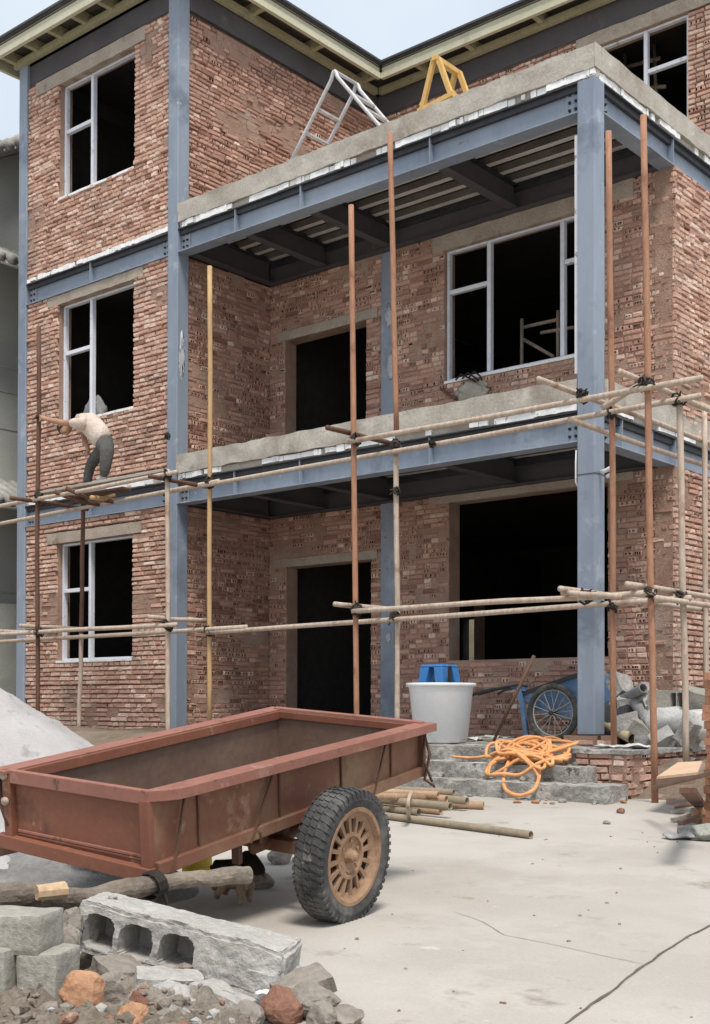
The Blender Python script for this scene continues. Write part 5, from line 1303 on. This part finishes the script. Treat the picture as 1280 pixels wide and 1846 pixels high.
for k, (a, ha, b, hb, rr_) in enumerate((((1212, 1478), .02, (1300, 1452), .1, .02), ((1225, 1484), .02, (1300, 1462), .08, .024), ((1210, 1446), .05, (1300, 1440), .1, .014), ((1216, 1456), .02, (1300, 1444), .07, .014), ((1208, 1465), .01, (1300, 1452), .06, .018), ((1180, 1420), .25, (1290, 1392), .5, .016))):
    mb = MB(); p = onG(*a, ha); q = onG(*b, hb); mb.bar(p, q, rr_*2, rr_*1.4); mb.rough(.004, 12, k); o = mb.build('stick', M_brd if k % 2 else M_plank, bevel=.003); tag(o, 'split stick in the sheaf beside the brick stack', 'stick', 'sticks beside the brick stack')
mb = MB(); p = onG(1240, 1470); mb.bar(onG(1262, 1452, .02), onG(1240, 1425, .45), .09, .03); o = mb.build('batten', M_pdark); tag(o, 'dark batten propping the brown board beside the brick stack', 'batten')
# sacking at the right edge
M_rag = mat('grey_rag', [(.36, .35, .34), (.43, .42, .41)], rough=.95, sc=8, bump=.4)
M_sackg = mat('green_grey_sacking', [(.33, .33, .29), (.40, .40, .36)], rough=.9, sc=7, sc2=50, bump=.6, bdist=.015)
def cloth_heap(px, w, d, h, seed, label, m):
    p = onG(*px); mb = MB()
    def g(a, b):
        an_ = 2*math.pi*a; r_ = b*(1+.25*NZ.noise(V((math.cos(an_)*1.5, math.sin(an_)*1.5, seed))))
        x = p.x+RT0.x*math.cos(an_)*w*r_+FW0.x*math.sin(an_)*d*r_; y = p.y+RT0.y*math.cos(an_)*w*r_+FW0.y*math.sin(an_)*d*r_
        k = max(0, 1-b**2.5); return (x, y, gz(x, y)+.004+h*k*(.75+.5*NZ.noise(V((x*6, y*6, seed)))+.3*abs(NZ.noise(V((x*14, y*14, seed))))))
    mb.grid(g, 48, 22); o = mb.build('sacking', m, smooth=True, weld=True); tag(o, label, 'sacking'); return o
def rag(px, sx, seed, label, m):
    p = onG(*px); mb = MB(); mb.blob(p+V((0, 0, sx[2]*.55)), sx, 4, .35, 1.6, seed, 0, Matrix.Rotation(YAW, 3, 'Z')); mb.rough(.02, 9, seed); mb.rough(.012, 24, seed)
    for i, q_ in enumerate(mb.v):
        if q_.z < gz(q_.x, q_.y)+.004: q_.z = gz(q_.x, q_.y)+.004
    o = mb.build('sacking', m, smooth=True); tag(o, label, 'sacking')
rag((1296, 1512), (.24, .16, .07), 3, 'folded grey-green sacking at the right edge in front of the brick stack', M_sackg)
rag((1256, 1512), (.20, .10, .03), 8, 'thin grey rag spread flat beside the grey-green sacking', M_rag)
rock((1262, 1474), 9.0, (.06, .06, .07), M_ochre, 'rounded orange brick end leaning at the foot of the brick stack', 44, 3)
# yellow can under the cart
M_yp = mat('yellow_plastic', [(.72, .48, .05), (.78, .55, .08)], rough=.5, bump=.05)
p = onG(355, 1582); mb = MB(); mb.lathe(p, (0,0,1), [(.0001, 0), (.075, 0), (.08, .01), (.08, .16), (.06, .185), (.03, .19), (.03, .21), (.0001, .21)], 24); o = mb.build('jerry_can', M_yp, smooth=True); tag(o, 'yellow plastic can on the ground under the cart', 'can')

rg = random.Random(77)
for i in range(14):
    u_ = rg.uniform(700, 1230); v_ = 1442+abs(rg.gauss(0, 18)); s_ = rg.uniform(.012, .03)
    p = onG(u_, v_); mb = MB(); mb.blob((p.x, p.y, p.z+s_*.4), (s_*1.5, s_, s_*.6), 2, .3, 1.5, i, 0, Matrix.Rotation(i*1.1, 3, 'Z'), 5)
    o = mb.build('brick_chip', (M_brick2, M_brick3, M_stone)[i % 3]); tag(o, 'small broken chip on the yard in front of the entrance steps', 'chip', 'chips in front of the steps')
# ------------------------------------------------------------------ living things
def skin(name, J, E, mats, parent=None, root=0, sub=2, z_only=None):
    """J: list of (pos, radius or (rx, ry)); E: edges"""
    me = bpy.data.meshes.new(name); o = bpy.data.objects.new(name, me); COL.objects.link(o)
    if parent is not None: off = OFF[parent]; o.parent = parent
    else:
        off = V((sum(j[0].x for j in J)/len(J), sum(j[0].y for j in J)/len(J), min(j[0].z for j in J))); o.location = off
    OFF[o] = off
    me.from_pydata([tuple(j[0]-off) for j in J], E, [])
    md = o.modifiers.new('skin', 'SKIN'); md.use_smooth_shade = True; md.branch_smoothing = .3
    lay = me.skin_vertices[0].data if me.skin_vertices else None
    if lay is None:
        import bmesh
        bm = bmesh.new(); bm.from_mesh(me); bm.verts.layers.skin.verify(); bm.to_mesh(me); bm.free(); lay = me.skin_vertices[0].data
    for i, j in enumerate(J):
        r_ = j[1] if isinstance(j[1], (tuple, list)) else (j[1], j[1]); lay[i].radius = r_; lay[i].use_root = (i == root)
    s_ = o.modifiers.new('sub', 'SUBSURF'); s_.levels = sub; s_.render_levels = sub
    for m in (mats if isinstance(mats, (list, tuple)) else [mats]): me.materials.append(m)
    return o
M_skin = mat('skin_tan', [(.36, .20, .13), (.42, .25, .165)], rough=.6, sc=6, bump=.05, detail_amt=.1)
M_shirt = mat('pale_shirt', [(.58, .47, .385), (.66, .58, .51)], rough=.9, sc=7, sc2=24, bump=.9, bdist=.02, detail_amt=.14, rust=[((.55, .36, .23), .52, .66, 2.4)])
M_trs = mat('grey_trousers', [(.085, .085, .08), (.115, .11, .105)], rough=.9, sc=9, sc2=30, bump=.9, bdist=.02, detail_amt=.2)
M_shoe = mat('dusty_shoe', [(.46, .44, .40), (.38, .36, .33)], rough=.8, bump=.1)
M_hair = mat('dark_brown_hair', [(.05, .03, .022), (.075, .045, .033)], rough=.7, sc=20, bump=.4)
M_glove = mat('work_glove', [(.42, .36, .31), (.5, .44, .39)], rough=.9, bump=.2)
def W(u_, v_, y): return onY(u_, v_, y)
zw = zp+.018
def fz(p, z): p = p.copy(); p.z = z; return p
pel = W(190, 802, -1.09); w1_ = W(184, 786, -1.09); ch = W(160, 764, -1.09); sh_ = W(147, 760, -1.09); nk = W(136, 760, -1.09); hd = W(126, 766, -1.09)
nsh = W(150, 763, -1.26); fsh = W(145, 757, -.92)
ne = W(112, 762, -1.30); nh = W(77, 754, -1.29)
fe = W(152, 792, -.92); fh = W(160, 812, -1.0)
hN = W(194, 808, -1.18); kN = W(189, 846, -1.2); aN = fz(W(187, 880, -1.17), zw+.07); tN = fz(W(176, 886, -1.2), zw+.025)
hF = W(188, 806, -.99); kF = W(163, 838, -.98); aF = fz(W(156, 878, -1.0), zw+.07); tF = fz(W(144, 884, -1.03), zw+.025)
J = [(pel, .085), (w1_, .09), (ch, .10), (sh_, .08), (nk, .05), (hd, .045), (nsh, .055), (ne, .040), (nh.lerp(ne, .14), .027), (fsh, .055), (fe, .04), (fh, .028),
     (hN, .07), (kN, .048), (aN, .036), (tN, .026), (hF, .07), (kF, .048), (aF, .036), (tF, .026)]
E_ = [(0,1),(1,2),(2,3),(3,4),(4,5),(3,6),(6,7),(7,8),(3,9),(9,10),(10,11),(0,12),(12,13),(13,14),(14,15),(0,16),(16,17),(17,18),(18,19)]
# head shape and fingers grow from the same body
hc_ = len(J); hdir = (hd-nk).normalized(); fwd = V((-.25, -.1, -.95)).normalized()
face = (fwd-hdir*fwd.dot(hdir)).normalized()
J += [(hd+hdir*.05, (.092, .088)), (hd+hdir*.13, (.098, .090)), (hd+hdir*.21, (.06, .06))]; E_ += [(5, hc_), (hc_, hc_+1), (hc_+1, hc_+2)]
J += [(hd+hdir*.055+face*.085, .03), (hd+hdir*.10+face*.105, .016)]; E_ += [(hc_, hc_+3), (hc_+3, hc_+4)]      # jaw and nose
pole_dir = V((0, 0, 1)); b0 = len(J); hand0 = nh.lerp(ne, .14)
J += [(nh+V((.025, -.01, 0)), (.03, .02))]; E_ += [(8, b0)]
for k in range(4):       # fingers curling round the pole
    z_ = .036-.024*k; b_ = len(J); L1 = (.036, .040, .038, .030)[k]
    J += [(nh+V((-.006, -.036, z_)), .0095), (nh+V((-.042, -.022, z_*.95)), .009), (nh+V((-.048, .008, z_*.9)), .008)]; E_ += [(b0, b_), (b_, b_+1), (b_+1, b_+2)]
b_ = len(J); J += [(nh+V((.012, .024, .035)), .010), (nh+V((-.02, .036, .04)), .0095)]; E_ += [(b0, b_), (b_, b_+1)]
b1 = len(J); J += [(fh+V((-.02, -.02, -.03)), (.026, .02))]; E_ += [(11, b1)]
for k in range(4):
    b_ = len(J); o_ = V((-.03+.02*k, -.028, -.055)); J += [(fh+o_, .009), (fh+o_+V((-.012, -.006, -.030+.004*abs(k-1.5))), .008)]; E_ += [(b1, b_), (b_, b_+1)]
b_ = len(J); J += [(fh+V((-.05, -.02, -.02)), .010), (fh+V((-.068, -.03, -.045)), .009)]; E_ += [(b1, b_), (b_, b_+1)]
man = skin('person', J, E_, M_skin); tag(man, 'worker in pale shirt and dark trousers bending over on the scaffold, gripping a pole', 'person')
# clothes follow the body
skin('shirt', [(pel.lerp(w1_, .18), (.140, .155)), (w1_.lerp(ch, .3), (.13, .165)), (ch, (.135, .185)), (sh_, (.10, .15)), (nk.lerp(sh_, .5), .062), (nsh, .075), (nsh.lerp(ne, .62), .062), (fsh, .075), (fsh.lerp(fe, .6), .062)],
     [(0,1),(1,2),(2,3),(3,4),(3,5),(5,6),(3,7),(7,8)], M_shirt, man)
skin('trousers', [(pel, (.12, .14)), (pel.lerp(w1_, .55), (.115, .135)), (hN, .105), (kN, .072), (aN+V((0,0,-.015)), .056), (hF, .105), (kF, .072), (aF+V((0,0,-.015)), .056)], [(0,1),(0,2),(2,3),(3,4),(0,5),(5,6),(6,7)], M_trs, man)
for a_, t_ in ((aN, tN), (aF, tF)):
    skin('shoe', [(a_+V((.05, 0, -.03)), .042), (a_+V((-.02, 0, -.028)), .046), (t_+V((-.02, 0, .012)), .036)], [(0,1),(1,2)], M_shoe, man)
skin('hair', [(hd+hdir*.03-face*.030, (.075, .075)), (hd+hdir*.13-face*.016, (.104, .100)), (hd+hdir*.215+face*.006, (.080, .078))], [(0,1),(1,2)], M_hair, man)
for s_ in (-1, 1):
    sd2 = hdir.cross(face); skin('ear', [(hd+hdir*.09+sd2*s_*.085, .016), (hd+hdir*.11+sd2*s_*.088, .014)], [(0,1)], M_skin, man, sub=1)
    skin('eye', [(hd+hdir*.115+sd2*s_*.034+face*.076, .012), (hd+hdir*.117+sd2*s_*.034+face*.078, .012)], [(0,1)], M_hair, man, sub=1)

# puppy under the cart
def furmat():
    m = mat('puppy_fur', [(.30, .21, .14), (.36, .26, .18)], rough=.95, sc=10, sc2=70, bump=.6, bdist=.01, spec=.1, detail_amt=.25)
    nt = m.node_tree; N = nt.nodes; L = nt.links; b = N['Principled BSDF']; src = b.inputs['Base Color'].links[0].from_socket
    tc = N.new('ShaderNodeTexCoord'); sp_ = N.new('ShaderNodeSeparateXYZ'); L.new(tc.outputs['Object'], sp_.inputs[0])
    nz = N.new('ShaderNodeTexNoise'); nz.inputs['Scale'].default_value = 16; L.new(tc.outputs['Object'], nz.inputs['Vector'])
    ad = N.new('ShaderNodeMath'); ad.operation = 'MULTIPLY_ADD'; L.new(nz.outputs['Fac'], ad.inputs[0]); ad.inputs[1].default_value = .06; L.new(sp_.outputs['Z'], ad.inputs[2])
    mr = N.new('ShaderNodeMapRange'); mr.inputs[1].default_value = .158; mr.inputs[2].default_value = .185; L.new(ad.outputs[0], mr.inputs[0])
    mx = N.new('ShaderNodeMix'); mx.data_type = 'RGBA'; L.new(mr.outputs[0], mx.inputs[0]); L.new(src, mx.inputs[6]); mx.inputs[7].default_value = (.022, .018, .015, 1)
    L.new(mx.outputs[2], b.inputs['Base Color']); return m
M_fur = furmat()
g0 = onG(434, 1636); g1 = onG(450, 1630); g2 = onG(392, 1624); g3 = onG(408, 1616)
dd = (g0-CAM).dot(FW)
def D(u_, v_, k=0): return atd(u_, v_, dd+k)
gzd = gz(g0.x, g0.y)
wi = D(437, 1576, .04); ru = D(396, 1578, .06); ml = D(417, 1579, .05); nk_ = D(446, 1558, .02); hd_ = D(453, 1551, .0); mz1 = D(466, 1566, -.03); mz2 = D(474, 1578, -.05)
J = [(ml, .080), (wi, .084), (ru, .072), (nk_, .058), (hd_, .060), (mz1, .036), (mz2, .024),
     (D(437, 1590, .0), .042), (D(434, 1612, -.01), .024), (g0+V((0,0,.03)), .015), (g0+V((.012,-.012,.013)), .014),
     (D(450, 1588, .10), .040), (D(449, 1610, .09), .023), (g1+V((0,0,.03)), .015), (g1+V((.012,-.012,.013)), .014),
     (D(396, 1586, .0), .038), (D(402, 1600, -.005), .024), (D(391, 1612, .0), .016), (g2+V((0,0,.02)), .014), (g2+V((.016,-.012,.012)), .013),
     (D(408, 1584, .10), .036), (D(414, 1598, .1), .022), (D(404, 1606, .1), .016), (g3+V((0,0,.018)), .014), (g3+V((.016,-.012,.012)), .013),
     (D(386, 1566, .06), .018), (D(378, 1560, .06), .010)]
E_ = [(0,1),(0,2),(1,3),(3,4),(4,5),(5,6),(1,7),(7,8),(8,9),(9,10),(1,11),(11,12),(12,13),(13,14),(2,15),(15,16),(16,17),(17,18),(18,19),(2,20),(20,21),(21,22),(22,23),(23,24),(2,25),(25,26)]
for s_, k in ((-6, -.03), (4, .06)):      # ears
    b_ = len(J); J += [(D(447+s_*.6, 1536, k+.02), (.018, .010)), (D(440+s_, 1552, k), (.016, .007))]; E_ += [(4, b_), (b_, b_+1)]
dog = skin('puppy', J, E_, M_fur); tag(dog, 'small puppy with dark head and back and tan legs, standing under the cart', 'dog')
skin('nose', [(mz2+V((.004, -.004, .004)), .010), (mz2+V((.010, -.008, .002)), .008)], [(0,1)], M_hair, dog, sub=1)
# ------------------------------------------------------------------ camera, light, sky
cd = bpy.data.cameras.new('camera'); cam = bpy.data.objects.new('camera', cd); COL.objects.link(cam); S.camera = cam
cd.sensor_width = 36; cd.sensor_fit = 'VERTICAL'; cd.sensor_height = 36; cd.lens = F/1846*36; cd.shift_y = (PPY-923)/1846
cd.clip_start = .05; cd.clip_end = 3000
Mx = Matrix.Identity(4)
for i in range(3): Mx[i][0] = RT[i]; Mx[i][1] = UP[i]; Mx[i][2] = -FW[i]; Mx[i][3] = CAM[i]
cam.matrix_world = Mx
SUN_EL, SUN_AZ = 62, 128      # azimuth of the sun measured from +Y towards +X
sd = V((math.sin(R(SUN_AZ))*math.cos(R(SUN_EL)), math.cos(R(SUN_AZ))*math.cos(R(SUN_EL)), math.sin(R(SUN_EL))))
ld = bpy.data.lights.new('sun', 'SUN'); ld.energy = 2.7; ld.angle = R(16); ld.color = (1, .94, .86)
lo = bpy.data.objects.new('sun', ld); COL.objects.link(lo); lo.rotation_euler = sd.to_track_quat('Z', 'Y').to_euler(); lo.location = (0, 0, 30)
w = bpy.data.worlds.new('World'); S.world = w; w.use_nodes = True; nt = w.node_tree; N = nt.nodes; L = nt.links
bg = N['Background']; bg.inputs['Strength'].default_value = .13
sk = N.new('ShaderNodeTexSky'); sk.sky_type = 'NISHITA'; sk.sun_disc = False; sk.sun_elevation = R(SUN_EL); sk.sun_rotation = R(SUN_AZ); sk.dust_density = 2.5; sk.air_density = 1.0
tc = N.new('ShaderNodeTexCoord'); nz = N.new('ShaderNodeTexNoise'); nz.inputs['Scale'].default_value = 2.2; nz.inputs['Detail'].default_value = 5
L.new(tc.outputs['Generated'], nz.inputs['Vector'])
mr = N.new('ShaderNodeMapRange'); mr.inputs[1].default_value = .3; mr.inputs[2].default_value = .7; mr.inputs[3].default_value = .5; mr.inputs[4].default_value = 1.0
L.new(nz.outputs['Fac'], mr.inputs[0])
mx = N.new('ShaderNodeMix'); mx.data_type = 'RGBA'; L.new(mr.outputs[0], mx.inputs[0]); L.new(sk.outputs[0], mx.inputs[6]); mx.inputs[7].default_value = (5.0, 5.5, 6.0, 1)
L.new(mx.outputs[2], bg.inputs['Color'])
S.view_settings.view_transform = 'Standard'; S.view_settings.look = 'None'; S.view_settings.exposure = 0.42; S.view_settings.gamma = 1; S.view_settings.use_curve_mapping = False
S.cycles.max_bounces = 6; S.cycles.diffuse_bounces = 4
